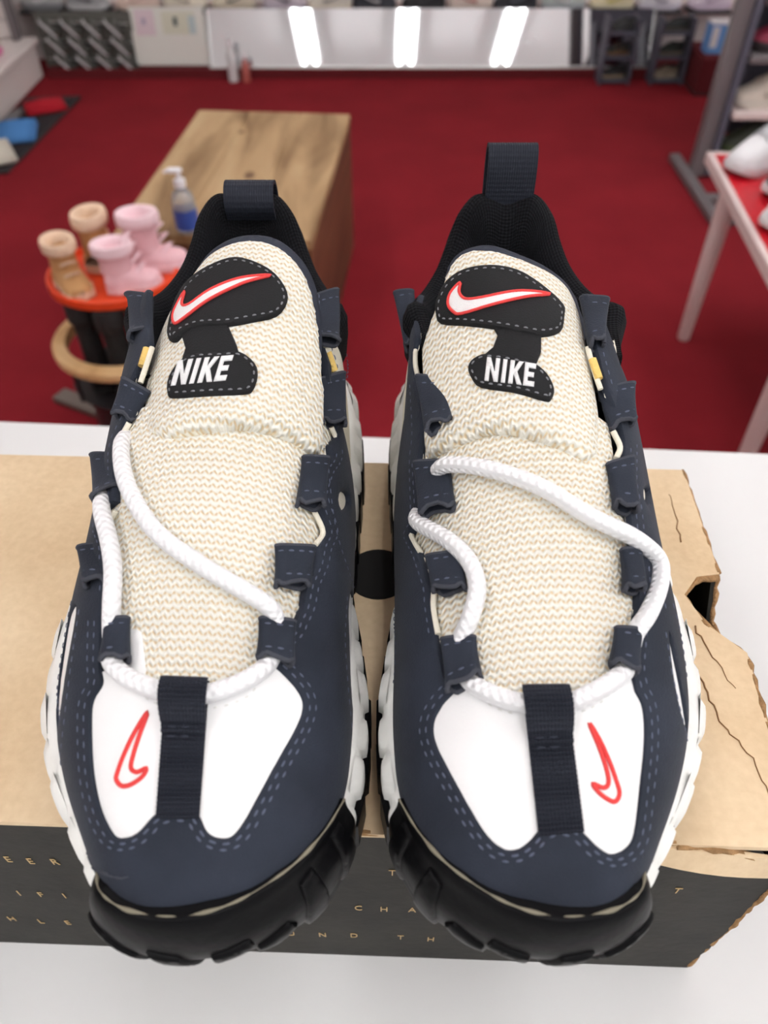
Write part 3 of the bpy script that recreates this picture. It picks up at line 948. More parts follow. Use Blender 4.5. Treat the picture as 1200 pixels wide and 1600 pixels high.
    def web(name, a0, a1, hf, ridges, th_):
        na, nb = ridges * 4 + 1, 9
        top = np.zeros((na, nb, 3)); nr = np.zeros((na, nb, 3))
        for i in range(na):
            a = a0 + (a1 - a0) * i / (na - 1)
            for j in range(nb):
                b = j / (nb - 1)
                pxy = (TLw * (1 - b) + TRw * b) * (1 - a) + (BLw * (1 - b) + BRw * b) * a
                uv_ = q.uv_of(*pxy)
                h = hf(a) + .0006 * (1 - math.cos(2 * math.pi * i / 4)) / 2 - .0006 * (1 if b in (0, 1) else 0)
                top[i, j] = q.ev(uv_, h)[0]; nr[i, j] = q.ev(uv_, 1 + h)[0] - top[i, j]
        return sheet(name, top, nr, th_, M_WEB, root)
    web('toe_webbing', .0, 1.03, lambda a: .0030, 30, .0018)
    web('lace_keeper', .0, .40, lambda a: .0042 + .0062 * math.sin(math.pi * min(1, (a + .08) / .42)) ** .8 if a < .34 else .0042, 12, .0016)
    stw = Stitches()
    for a in (.36, .43):
        L = [(TLw * (1 - b) + TRw * b) * (1 - a) + (BLw * (1 - b) + BRw * b) * a for b in np.linspace(.1, .9, 8)]
        stw.on(q, q.trace(L), .0046)
    stw.build('webbing_stitching', M_BINDING, root)
    # ---- padded collar and lining
    half = [(-.0395, .204, .0995), (-.0410, .217, .0990), (-.0430, .230, .0985), (-.0450, .242, .1005), (-.0425, .256, .0945), (-.0365, .271, .0920), (-.0295, .284, .0970), (-.0245, .2930, .1060), (-.0205, .2985, .1165), (-.0140, .3025, .1235), (-.0065, .3045, .1225)]
    path = half + [(0, .3045, .1205)] + [(-x, y, z) for x, y, z in reversed(half)]
    C = catmull(path, 5)
    cen_o = np.array([0, .235, 0])
    prof = [(.0045, -.020), (.0055, -.010), (.0055, -.002), (.0035, .0035), (.0, .0052), (-.0045, .0042), (-.0085, -.001), (-.0115, -.010), (-.0125, -.024), (-.0115, -.045), (-.010, -.075)]
    T = np.gradient(C, axis=0); T[:, 2] = 0; T /= np.linalg.norm(T, axis=1)[:, None]
    O = np.stack([-T[:, 1], T[:, 0], 0 * T[:, 0]], 1)
    sgn = np.sign(np.sum(O * (C - cen_o) * np.array([1, 1, 0]), axis=1)); O *= np.sign(np.median(sgn))
    G = np.zeros((len(C), len(prof), 3))
    for j, (o_, z_) in enumerate(prof):
        tpe = np.clip(np.minimum(np.arange(len(C)), len(C) - 1 - np.arange(len(C))) / 14, .1, 1) if o_ > 0 else np.ones(len(C))
        G[:, j] = C + O * (o_ * tpe)[:, None] + np.array([0, 0, z_])
    G = W(G)
    n = np.cross(np.gradient(G, axis=0), np.gradient(G, axis=1)); n /= np.linalg.norm(n, axis=2)[:, :, None] + 1e-12
    if n[len(C) // 2, 4, 2] < 0: n = -n
    sheet('padded_collar', G, n, .002, M_BLACKFAB, root)
    # ---- heel pull tab
    G = []
    tabp = catmull(D['pull_tab'], 6)
    for (y, z) in tabp:
        G.append([(x, y, z) for x in np.linspace(-.0115, .0115, 7) + D['pull_x']])
    G = W(np.array(G)); n = np.cross(np.gradient(G, axis=0), np.gradient(G, axis=1)); n /= np.linalg.norm(n, axis=2)[:, :, None] + 1e-12
    if n[2, 3] @ np.array([0, -1.0, .3]) < 0: n = -n
    sheet('pull_tab', G, n, .0017, M_WEB, root)
    # ---- midsole
    def plan(y, side, extra=0.0):
        if side < 0:
            w = float(smooth_interp(y, KY, WL)) + np.interp(y, [.01, .04, .09, .12, .16, .2, .28, .312], [.001, .0045, .0095, .0115, .0105, .0075, .010, .005])
        else:
            w = float(smooth_interp(y, KY, WR)) + np.interp(y, [.01, .04, .09, .12, .15, .2, .28, .312], [.000, .003, .0045, .0010, -.004, .000, .008, .005])
        return w + extra
    ysid = np.linspace(.016, .312, 90)
    loop = [(-plan(y, -1), y) for y in ysid] + [(x, .3165 - .3 * x * x) for x in np.linspace(-.006, .006, 5)] + [(plan(y, 1), y) for y in reversed(ysid)]
    loop = resample(np.array(loop), .0025, False)
    Lc = np.array(loop); tdir = np.gradient(Lc, axis=0); tdir /= np.linalg.norm(tdir, axis=1)[:, None]
    on = np.stack([-tdir[:, 1], tdir[:, 0]], 1)
    if on[10, 0] > 0: on = -on
    arc = np.r_[0, np.linalg.norm(np.diff(Lc, axis=0), axis=1).cumsum()]
    zt_ = np.array([float(smooth_interp(y, KY, Z0)) for y in Lc[:, 1]]) + .004
    prof = [(-.010, 1.0, .0015), (-.004, 1.0, .001), (-.0005, .93, 0), (.0012, .75, 0), (.0018, .5, 0), (.0008, .25, 0), (-.002, .0, 0)]
    G = np.zeros((len(Lc), len(prof), 3))
    zb = np.interp(Lc[:, 1], [.01, .04, .08, .28, .315], [.022, .014, .009, .009, .013])
    for j, (o_, zf, dz) in enumerate(prof):
        ripple = 0 * arc
        xy = Lc + on * (o_ + ripple)[:, None]
        G[:, j, :2] = xy; G[:, j, 2] = zb + (zt_ - zb) * zf + dz
    G = W(G); n = np.cross(np.gradient(G, axis=0), np.gradient(G, axis=1)); n /= np.linalg.norm(n, axis=2)[:, :, None] + 1e-12
    if n[10, 3] @ np.array([on[10, 0] * sx, on[10, 1], 0]) < 0: n = -n
    mid = sheet('midsole', G, n, .004, M_MID, root)
    # scalloped pods on the sidewall
    s = .006; k = 0
    while s < arc[-1] - .004:
        i = int(np.searchsorted(arc, s)); i = min(i, len(Lc) - 1)
        p = Lc[i]; y = p[1]
        ln = .0168
        vs = []; fs = []
        for a in range(7):
            for b in range(7):
                al, be = (a / 6 - .5) * 2, (b / 6 - .5) * 2
                pp = (max(0, 1 - al ** 4)) ** .5 * (max(0, 1 - be ** 4)) ** .5
                zc = zb[i] + (zt_[i] - zb[i]) * (.47 + .04 * (-1) ** k); zh = (zt_[i] - zb[i]) * .44
                q2 = p + tdir[i] * al * ln * .47 + on[i] * (-.0002 + .0036 * pp)
                vs.append((q2[0], q2[1], zc + be * zh + .0012 * al))
        for a in range(6):
            for b in range(6):
                fs.append((a * 7 + b, a * 7 + b + 1, a * 7 + b + 8, a * 7 + b + 7))
        vs = W(np.array(vs))
        nn = np.cross(vs[1] - vs[0], vs[7] - vs[0])
        if nn @ np.array([on[i, 0] * sx, on[i, 1], 0]) < 0: fs = [tuple(reversed(f)) for f in fs]
        MB().add(vs, fs).build('midsole_pod', M_MID, mid, True)
        s += .0172; k += 1
    # ---- outsole and lugs
    lo = Lc + on * -.0015
    full = np.vstack([lo, [(x, .0085 + .2 * (x - .005) ** 2) for x in np.linspace(.022, -.014, 8)]])
    nfl = len(full)
    rise = np.interp(full[:, 1], [0, .03, .07, .29, .315], [.016, .006, 0, 0, .005])
    vt = [(x, y, .016 + r_ * .6) for (x, y), r_ in zip(full, rise)]; vb = [(x * .97, y, r_ + .002) for (x, y), r_ in zip(full, rise)]
    fs = [(i, (i + 1) % nfl, nfl + (i + 1) % nfl, nfl + i) for i in range(nfl)] + [tuple(range(nfl)), tuple(range(2 * nfl - 1, nfl - 1, -1))]
    out = MB().add(W(np.array(vt + vb)), fs).build('outsole', M_RUBBER, root)
    s = .010; k = 0
    while s < arc[-1] - .004:
        i = min(int(np.searchsorted(arc, s)), len(Lc) - 1); p = Lc[i] + on[i] * (-.0036 if Lc[i][0] < 0 else -.0016)
        ang = math.atan2(tdir[i, 1], tdir[i, 0] * sx)
        wp = W(np.array([p[0], p[1], .011 + rise[i] * .8]))
        MB().box(tuple(wp), (.0135, .0115, .0215), rz=ang, bev=.002).build('lug', M_RUBBER, out, True, 40)
        s += .0195; k += 1
    # lugs under the sole (it stands on them)
    for y in np.arange(.06, .30, .035):
        for x in (-.028, .028):
            wp = W(np.array([x, y, .0025])); MB().box(tuple(wp), (.034, .024, .005), bev=.001).build('lug', M_RUBBER, out)
    # ---- black rubber toe bumper
    fr = catmull([(-.0200, .0215), (-.0160, .0140), (-.0075, .0088), (.005, .0066), (.017, .0080), (.028, .0130), (.039, .0215), (.0475, .0325), (.0535, .0445)], 8)
    td = np.gradient(fr, axis=0); td /= np.linalg.norm(td, axis=1)[:, None]
    no = np.stack([td[:, 1], -td[:, 0]], 1)
    tt = np.linspace(0, 1, len(fr)); tap = .35 + .65 * np.clip(np.minimum(tt / .10, (1 - tt) / .22), 0, 1) ** .6
    ztop = np.array([float(smooth_interp(max(y, .008), KY, Z0)) for y in fr[:, 1]])
    ztop = np.interp(tt, [0, .12, .3, .5, .7, .85, 1], [.0425, .0475, .0495, .0495, .0475, .0440, .0400])
    prof = [(-.006, 1.00), (.0005, 1.03), (.0026, 1.01), (.0044, .93), (.0060, .80), (.0066, .66), (.0056, .52), (.0030, .40), (-.003, .32), (-.016, .25)]
    G = np.zeros((len(fr), len(prof), 3))
    for j, (o_, zf) in enumerate(prof):
        low = .22 * np.clip((tt - .45) / .3, 0, 1) * (1.03 - zf) / .78
        G[:, j, :2] = fr + no * (o_ * tap + .0018 * np.clip((tt - .45) / .3, 0, 1) * (j > 3))[:, None]; G[:, j, 2] = ztop * (zf - low)
    # refine across
    G2 = np.zeros((len(fr), 37, 3))
    for i in range(len(fr)): G2[i] = catmull(G[i], 4)
    bs = Surf(W(G2), .13, .07)
    if bs.N[len(fr) // 2, 15] @ np.array([0, -1, 0]) < 0: bs.N = -bs.N
    bump_o = sheet('toe_bumper', bs.P, bs.N, .003, M_RUBBER, root)
    for loop in D['treads']:
        uvp = np.array([(a * .13, b * .07) for a, b in loop])
        drape('tread_block', bs, uvp, [], .0, .0015, .003, M_RUBBER, bump_o, rnd=.0014)
    # glue line on top of the bumper
    gl = W(np.array([(*(f_ + n_ * .0006), z_ + .0012) for f_, n_, z_ in zip(fr, no, ztop)]))
    glr = np.array([.00045 + .0004 * math.sin(17 * t_) * math.sin(41 * t_) for t_ in tt])
    v, f, _ = tube_data(gl, np.clip(glr, .0003, .002), 6)
    MB().add(v, f).build('glue_line', M_YELLOW, root, True)
    return root

TREADS = [
    [(.08, .52), (.18, .50), (.27, .60), (.30, .82), (.18, .84), (.12, .66)],
    [(.31, .50), (.39, .54), (.42, .68), (.45, .84), (.33, .84), (.345, .66)],
    [(.47, .56), (.575, .48), (.585, .54), (.50, .64), (.50, .72), (.55, .84), (.47, .84)],
    [(.59, .60), (.68, .50), (.70, .56), (.655, .68), (.68, .84), (.58, .84)],
    [(.74, .34), (.79, .30), (.80, .60), (.80, .86), (.73, .86), (.725, .60)],
    [(.88, .26), (.93, .24), (.945, .60), (.94, .86), (.87, .86), (.87, .60)],
]

A = dict(
    inner=[(238, 455), (240, 540), (230, 560), (212, 595), (216, 640), (205, 660), (190, 690), (186, 712), (186, 785), (168, 800), (162, 830), (172, 855), (173, 915), (171, 945), (165, 968), (163, 1030),
           (163, 1048), (166, 1070), (152, 1096), (149, 1128), (152, 1200), (163, 1258), (181, 1299), (195, 1308), (217, 1301), (240, 1276), (253, 1267), (276, 1263), (298, 1265), (312, 1274), (325, 1299), (341, 1308), (361, 1306), (379, 1285), (406, 1236), (433, 1186), (460, 1137), (469, 1110), (467, 1092), (456, 1074), (440, 1056), (420, 1038),
           (408, 1026), (452, 985), (458, 968), (467, 950), (473, 914), (488, 880), (492, 853), (503, 833), (490, 795), (484, 770), (497, 730), (510, 714), (508, 700), (520, 685), (516, 650), (512, 610), (512, 575), (502, 545), (486, 520), (484, 462)],
    toe_range=(16, 42),
    toe_panel=[(160, 1050), (190, 1045), (205, 1058), (232, 1075), (262, 1085), (300, 1092), (340, 1086), (375, 1072), (400, 1050), (425, 1032), (445, 1052), (475, 1085), (478, 1115), (440, 1195), (385, 1295), (362, 1316), (340, 1318), (318, 1308), (300, 1278), (276, 1275), (250, 1280), (222, 1310), (195, 1318), (175, 1308), (155, 1262), (142, 1200), (140, 1128), (145, 1090)],
    toe_seams=[[(215, 1080), (240, 1098), (262, 1104)], [(330, 1108), (365, 1100), (392, 1085), (402, 1065)]],
    toe_swoosh=[(233, 1114), (213, 1146), (198, 1178), (188, 1206), (186, 1218), (194, 1228), (208, 1226), (225, 1214), (231, 1201), (217, 1207), (208, 1200), (212, 1178), (222, 1146)],
    slits=[[(124, 948), (127, 962), (112, 1050), (103, 1115), (97, 1146), (98, 1085), (106, 1020), (114, 975)],
           [(541, 925), (547, 950), (551, 1010), (549, 1080), (545, 1130), (540, 1070), (538, 1000), (537, 955)]],
    eyelets=[(531, 783, 9, 15), (549, 636, 5, 14)],
    toe_back_u=lambda q: q.uv_of(300, 1068)[0],
    tongue_low=[(195, 1062), (250, 1098), (300, 1102), (360, 1094), (425, 1040), (470, 990), (488, 900), (512, 830), (522, 730), (530, 680), (480, 640), (300, 630), (195, 650), (178, 720), (160, 820), (165, 900), (160, 990)],
    tongue_up=[(196, 692), (228, 690), (262, 683), (310, 670), (360, 664), (410, 668), (460, 688), (502, 712), (510, 660), (506, 590), (500, 520), (488, 458), (466, 415), (434, 386), (400, 376), (366, 380), (332, 398), (306, 430), (284, 466), (264, 510), (246, 560), (226, 620)],
    tongue_bind=[(250, 560), (270, 500), (292, 450), (322, 398), (360, 370), (400, 363), (438, 372), (476, 406), (500, 455), (510, 520), (500, 580), (400, 560), (300, 560)],
    patch_up=[(276, 539), (274, 522), (287, 475), (311, 441), (352, 417), (382, 413), (420, 430), (441, 456), (444, 479), (429, 501), (394, 511), (358, 518), (319, 520), (296, 530), (286, 540)],
    patch_neck=[(291, 525), (298, 552), (292, 570), (318, 575), (377, 570), (371, 546), (357, 512), (325, 512)],
    patch_low=[(272, 624), (275, 597), (292, 571), (312, 560), (345, 558), (375, 557), (396, 574), (400, 594), (393, 616), (380, 622), (330, 625), (285, 628)],
    swoosh=[(289, 516), (286, 504), (291, 489), (303, 467), (299, 486), (309, 487), (337, 466), (375, 449), (420, 443), (382, 456), (337, 480), (304, 506)],
    name_box=[(291, 573), (368, 565), (356, 604), (280, 612)],
    tabs=[(((197, 452), (241, 457), (239, 538), (204, 548)), .0030), (((190, 590), (234, 614), (212, 657), (177, 645)), .0035), (((140, 711), (190, 714), (198, 770), (146, 792)), .0035),
          (((119, 856), (175, 853), (172, 914), (128, 910)), .0028), (((163, 968), (203, 966), (203, 1027), (157, 1031)), .0030),
          (((478, 469), (535, 450), (530, 545), (478, 540)), .0022), (((495, 595), (540, 582), (540, 663), (501, 659)), .0028), (((472, 714), (515, 716), (508, 790), (463, 785)), .0022),
          (((429, 853), (494, 855), (485, 914), (429, 912)), .0020), (((404, 966), (463, 972), (460, 1036), (400, 1024)), .0024)],
    seams=[((14, 130), (9, 18)), ((4, 14), (8,)), ((131, 154), (8,))],
    extra_seams=[[(536, 465), (538, 540), (534, 600)], [(120, 935), (108, 1010), (100, 1075), (106, 1130)], [(134, 950), (120, 1050), (112, 1120), (104, 1200)], [(534, 930), (530, 1000), (534, 1070), (540, 1140)], [(505, 730), (512, 800), (522, 850), (545, 920)]],
    foam=[[(240, 545), (232, 570), (222, 600)], [(505, 545), (516, 570), (524, 590)], [(205, 662), (190, 690), (180, 715)], [(184, 800), (170, 825), (176, 855)], [(515, 668), (522, 690), (512, 712)], [(486, 795), (502, 832), (490, 852)]],
    foam_yellow=[[(234, 548), (226, 575)], [(508, 552), (518, 580)]],
    laces=[([(192, 668, -.004), (197, 700, .002), (212, 765), (250, 835), (315, 888), (378, 928), (412, 952), (428, 972, .0022), (432, 1004, .0010)], .0042),
           ([(168, 770, .001), (175, 800), (185, 850), (190, 895), (188, 945), (182, 975, .0025), (180, 1010, .0015)], .0042),
           ([(180, 1000, .0015), (183, 1035, .003), (208, 1062), (255, 1083), (298, 1090), (340, 1084), (385, 1065), (415, 1040, .0026), (430, 1006, .0010)], .0040)],
    webbing=[(262, 1063), (328, 1066), (313, 1272), (247, 1272)],
    pull_tab=[(.3085, .112), (.3075, .124), (.303, .133), (.296, .136), (.291, .133), (.290, .128), (.293, .122)],
    pull_x=.004,
    tongue_tab=[(200, 990), (214, 985), (224, 990), (227, 1010), (230, 1064), (205, 1050)],
    scuffs=[[(147, 1326), (152, 1345), (172, 1360), (196, 1368), (208, 1366)], [(150, 1335), (160, 1352), (180, 1361)]],
    treads=TREADS,
)
B = dict(
    inner=[(642, 455), (658, 528), (650, 560), (655, 592), (668, 660), (664, 690), (660, 722), (664, 795), (660, 815), (646, 837), (660, 864), (678, 920), (679, 945), (686, 995), (700, 1060),
           (725, 1066), (712, 1085), (695, 1104), (682, 1132), (686, 1165), (714, 1221), (756, 1295), (784, 1323), (807, 1326), (826, 1314), (845, 1293), (868, 1284), (896, 1288), (915, 1305), (933, 1323), (952, 1333), (973, 1323), (985, 1300), (994, 1230), (1001, 1160), (999, 1109), (987, 1081),
           (980, 1050), (985, 985), (990, 950), (990, 920), (985, 870), (980, 840), (976, 800), (968, 760), (968, 725), (968, 690), (962, 665), (950, 630), (942, 610), (934, 580), (925, 545), (918, 500), (908, 462)],
    toe_range=(15, 37),
    toe_panel=[(705, 1060), (730, 1056), (765, 1082), (800, 1098), (850, 1105), (900, 1098), (945, 1078), (975, 1048), (998, 1075), (1010, 1109), (1011, 1160), (1003, 1240), (994, 1305), (978, 1334), (950, 1345), (928, 1334), (908, 1312), (892, 1298), (868, 1294), (850, 1302), (830, 1324), (806, 1338), (780, 1334), (748, 1303), (705, 1226), (676, 1168), (672, 1130), (688, 1098)],
    toe_seams=[[(738, 1078), (770, 1105), (815, 1120)], [(888, 1118), (925, 1106), (945, 1090), (948, 1072)]],
    toe_swoosh=[(919, 1132), (934, 1156), (949, 1190), (960, 1222), (964, 1240), (958, 1252), (947, 1249), (933, 1238), (924, 1225), (939, 1231), (947, 1226), (946, 1208), (935, 1172)],
    slits=[[(614, 948), (622, 985), (618, 1060), (605, 1120), (598, 1140), (601, 1060), (606, 990)],
           [(1037, 990), (1046, 1030), (1056, 1080), (1064, 1130), (1067, 1150), (1054, 1110), (1043, 1050)]],
    eyelets=[(629, 634, 6, 17), (1003, 775, 5, 14)],
    toe_back_u=lambda q: q.uv_of(850, 1078)[0],
    tongue_low=[(728, 1070), (790, 1110), (850, 1116), (910, 1110), (985, 1045), (998, 960), (990, 880), (965, 780), (955, 700), (930, 650), (790, 630), (670, 640), (655, 700), (645, 800), (655, 880), (672, 960), (695, 1030)],
    tongue_up=[(662, 712), (700, 700), (745, 678), (790, 671), (840, 681), (890, 702), (926, 726), (936, 680), (928, 620), (916, 560), (902, 500), (884, 455), (862, 430), (828, 412), (790, 397), (762, 391), (735, 392), (712, 406), (696, 432), (680, 480), (666, 522), (656, 565), (660, 640)],
    tongue_bind=[(668, 520), (682, 470), (694, 420), (716, 392), (745, 380), (775, 380), (812, 394), (850, 412), (884, 440), (906, 490), (915, 560), (800, 560), (690, 560)],
    patch_up=[(689, 496), (689, 477), (704, 447), (730, 429), (767, 424), (805, 432), (839, 455), (869, 485), (872, 504), (867, 526), (842, 534), (816, 530), (771, 521), (730, 515), (696, 511)],
    patch_neck=[(771, 518), (778, 531), (772, 549), (758, 562), (790, 572), (832, 584), (841, 558), (841, 530), (810, 520)],
    patch_low=[(737, 579), (745, 566), (764, 559), (800, 565), (831, 575), (850, 592), (860, 614), (857, 630), (848, 633), (805, 620), (756, 611), (742, 596)],
    swoosh=[(726, 453), (713, 468), (710, 485), (718, 497), (730, 500), (775, 487), (816, 477), (848, 472), (805, 468), (756, 477), (734, 478), (725, 467)],
    name_box=[(765, 567), (834, 579), (831, 614), (762, 603)],
    tabs=[(((613, 453), (646, 450), (660, 528), (632, 545)), .0030), (((648, 588), (700, 594), (708, 655), (664, 674)), .0022), (((645, 723), (704, 721), (711, 788), (655, 803)), .0022),
          (((664, 870), (724, 862), (729, 916), (676, 924)), .0022), (((688, 999), (744, 995), (753, 1051), (697, 1080)), .0025),
          (((905, 466), (953, 468), (945, 536), (919, 545)), .0032), (((934, 612), (993, 598), (994, 655), (951, 672)), .0034), (((947, 727), (992, 714), (998, 797), (958, 788)), .0034),
          (((969, 860), (1003, 858), (1007, 920), (975, 918)), .0026), (((960, 981), (1004, 985), (998, 1050), (952, 1033)), .0030)],
    seams=[((14, 110), (9, 18)), ((6, 14), (8,)), ((112, 125), (8,))],
    extra_seams=[[(648, 600), (652, 680), (648, 720), (650, 800)], [(620, 950), (628, 1010), (624, 1070), (610, 1140)], [(1030, 985), (1040, 1050), (1052, 1110), (1068, 1170)], [(1040, 940), (1055, 1000), (1066, 1070)], [(1012, 870), (1024, 920), (1034, 970)]],
    foam=[[(652, 545), (652, 570), (656, 590)], [(916, 545), (926, 580), (936, 610)], [(655, 815), (646, 837), (660, 864)], [(955, 675), (966, 700), (960, 718)], [(681, 926), (680, 955), (687, 992)]],
    foam_yellow=[[(922, 565), (932, 595)]],
    laces=[([(690, 738, .002), (712, 733), (765, 740), (840, 768), (915, 815), (975, 848, .005), (1012, 878, .004), (1015, 915, .004), (1000, 960, .004), (986, 990, .0022), (983, 1012, .001)], .0046),
           ([(650, 800, -.001), (668, 820), (712, 850), (742, 885), (752, 925), (742, 970), (726, 1000, .0022), (722, 1030, .001)], .0042),
           ([(720, 1028, .001), (738, 1066, .0026), (775, 1090), (815, 1102), (852, 1106), (895, 1098), (940, 1074), (970, 1048, .0028), (983, 1015, .001)], .0040)],
    webbing=[(816, 1077), (882, 1076), (909, 1292), (840, 1298)],
    pull_tab=[(.3115, .110), (.3125, .125), (.313, .140), (.3105, .1475), (.3055, .1485), (.3025, .142), (.302, .132), (.3025, .120)],
    pull_x=-.001,
    treads=TREADS,
)
build_sneaker(-.067, 1, A, 'navy and white sneaker whose heel loop is folded down, left one of the pair')
build_sneaker(.0590, -1, B, 'navy and white sneaker whose heel loop stands upright, right one of the pair')

# ------------------------------------------------------------------ generic display sneaker (seen blurred, further back)
def loft_shoe_parts():
    """length along x (toe at -x), resting on z=0; about 0.28 m long"""
    xs = np.array([-.140, -.136, -.125, -.105, -.08, -.05, -.02, .02, .06, .095, .12, .134, .140])
    hw = np.array([.004, .020, .034, .043, .047, .047, .043, .038, .037, .037, .033, .022, .004])
    zt = np.array([.040, .050, .058, .066, .076, .092, .106, .112, .104, .100, .108, .112, .100])
    n = 14; parts = {}
    def loft(x_, w_, zb_, zt_, ex=2.4, cap=True, flatbottom=True):
        v = []; f = []
        for x, w, b, t in zip(x_, w_, zb_, zt_):
            for k in range(n + 1):
                a = math.pi * k / n; c, s_ = math.cos(a), math.sin(a)
                v.append((x, w * np.sign(c) * abs(c) ** (2 / ex), b + (t - b) * abs(s_) ** (2 / ex)))
        m_ = n + 1
        for i in range(len(x_) - 1):
            for k in range(n): f.append((i * m_ + k, i * m_ + k + 1, (i + 1) * m_ + k + 1, (i + 1) * m_ + k))
            f.append((i * m_ + n, i * m_, (i + 1) * m_, (i + 1) * m_ + n))
        return v, f
    parts['upper'] = loft(xs, hw, np.full(len(xs), .024), zt)
    # sole
    so = [(x, w + .004) for x, w in zip(xs, hw)] + [(x, -w - .004) for x, w in zip(xs[::-1], hw[::-1])]
    m_ = len(so); rz = lambda x: np.interp(x, [-.14, -.09, .1, .14], [.016, .0, .0, .008])
    v = [(x * 1.0, y * .95, rz(x)) for x, y in so] + [(x * 1.025, y * 1.04, .018 + rz(x) * .4) for x, y in so] + [(x, y * .96, .032 + rz(x) * .3) for x, y in so]
    f = [tuple(range(m_ - 1, -1, -1)), tuple(range(2 * m_, 3 * m_))]
    for r in (0, 1):
        f += [(r * m_ + i, r * m_ + (i + 1) % m_, (r + 1) * m_ + (i + 1) % m_, (r + 1) * m_ + i) for i in range(m_)]
    parts['sole'] = (v, f)
    # ankle lining
    mb = MB()
    ring = []
    for k in range(16):
        a = 2 * math.pi * k / 16
        x = .066 + .060 * math.cos(a); y = .028 * math.sin(a)
        z = np.interp(x, [0, .03, .06, .1, .13], [.114, .112, .107, .107, .116])
        ring.append((x, y, z))
    v = []; f = []
    for s_, dz in ((1.08, -.012), (1.06, .001), (.97, .004), (.84, -.002), (.7, -.02)):
        for x, y, z in ring: v.append((.066 + (x - .066) * s_, y * s_, z + dz))
    for r in range(4):
        f += [(r * 16 + i, r * 16 + (i + 1) % 16, (r + 1) * 16 + (i + 1) % 16, (r + 1) * 16 + i) for i in range(16)]
    f.append(tuple(range(64, 80)))
    parts['lining'] = (v, f)
    # tongue, laces, side panels
    x_ = np.array([-.055, -.04, -.02, .0, .018]); parts['tongue'] = loft(x_, np.array([.014, .018, .019, .018, .012]), np.full(5, .08), np.array([.093, .101, .110, .117, .124]), 2.2)
    mb = MB()
    for k in range(5):
        x = -.056 + k * .0145; z = np.interp(x, [-.06, .0], [.094, .1135])
        mb.tube([(x, -.026, z - .016), (x + .003, -.014, z), (x + .004, 0, z + .003), (x + .003, .014, z), (x, .026, z - .016)], .0034, 6)
    parts['laces'] = (mb.v, mb.f)
    for sd in (-1, 1):
        mb = MB()
        P = catmull([(-.035, sd * .0475, .050), (-.005, sd * .0440, .048), (.04, sd * .0400, .062), (.085, sd * .0390, .082)], 4)
        mb.add(*tube_data(P, np.linspace(.009, .002, len(P)), 6)[:2])
        parts['side_stripe' if sd < 0 else 'side_stripe_'] = (mb.v, mb.f)
    return parts
SHOE_MESH = {}
for nm, (v, f) in loft_shoe_parts().items():
    me = bpy.data.meshes.new(nm.rstrip('_')); me.from_pydata([tuple(map(float, p)) for p in v], [], f); me.update(); me.shade_smooth(); me.set_sharp_from_angle(angle=math.radians(50))
    me.materials.append(None); SHOE_MESH[nm] = me
def colour(r, g, b, rough=.6):
    return mat('shoe_%d_%d_%d' % (r, g, b), srgb(r, g, b), rough)
def display_shoe(loc, rot_e, scale, upper, sole, accent, label, group, lining=(40, 40, 44)):
    t = empty('display_sneaker', loc); t.rotation_euler = rot_e; t.scale = (scale,) * 3
    tag(t, label, 'sneaker', group)
    for nm, c in (('upper', upper), ('sole', sole), ('lining', lining), ('tongue', upper), ('laces', accent), ('side_stripe', accent), ('side_stripe_', accent)):
        o = bpy.data.objects.new(nm.rstrip('_'), SHOE_MESH[nm]); COL.objects.link(o); o.parent = t
        o.material_slots[0].link = 'OBJECT'; o.material_slots[0].material = colour(*c)
    return t

# ------------------------------------------------------------------ wooden bench with the pump bottle
def wood_material(name, dark, mid, light, sc):
    m = mat(name, mid, .55, spec=.35)
    nt, b, N, L = nodes_of(m)
    tc = N('TexCoord'); mp = N('Mapping'); mp.inputs['Scale'].default_value = sc
    L(tc.outputs['Object'], mp.inputs[0])
    n = N('TexNoise'); n.inputs['Scale'].default_value = 3.2; n.inputs['Detail'].default_value = 8; n.inputs['Distortion'].default_value = .7
    L(mp.outputs[0], n.inputs[0])
    r = N('ValToRGB'); e = r.color_ramp.elements
    e[0].position = .30; e[0].color = dark; e[1].position = .72; e[1].color = light
    k = e.new(.5); k.color = mid
    L(n.outputs[0], r.inputs[0]); L(r.outputs[0], b.inputs['Base Color'])
    return m
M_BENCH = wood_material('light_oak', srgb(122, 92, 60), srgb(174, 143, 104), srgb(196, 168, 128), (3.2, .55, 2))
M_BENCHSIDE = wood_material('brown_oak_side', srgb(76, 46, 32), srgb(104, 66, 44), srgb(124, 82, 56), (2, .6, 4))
BNY = math.radians(-4.6)
def bn(x, y): return rot(x, y, BNY, (-.360, 2.692))       # far end centre; y negative towards the counter
BLN = .87
c0 = bn(0, -BLN / 2)
bench = empty('wooden_bench', (c0[0], c0[1], 0))
tag(bench, 'long block-shaped oak bench standing on the red carpet', 'bench')
for k, (x, w) in enumerate(((-.1675, .167), (0, .168), (.1675, .167))):
    p = bn(x, -BLN / 2); MB().box((p[0], p[1], .437), (w - .0008, BLN, .026), rz=BNY, bev=.002).build('plank', M_BENCH, bench)
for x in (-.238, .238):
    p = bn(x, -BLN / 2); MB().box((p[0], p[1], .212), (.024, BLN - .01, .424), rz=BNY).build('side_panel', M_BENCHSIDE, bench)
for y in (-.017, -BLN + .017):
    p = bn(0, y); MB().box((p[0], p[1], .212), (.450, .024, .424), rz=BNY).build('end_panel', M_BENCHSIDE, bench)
p = bn(0, -BLN / 2); MB().box((p[0], p[1], .30), (.44, .8, .02), rz=BNY).build('inner_shelf', M_BENCHSIDE, bench)
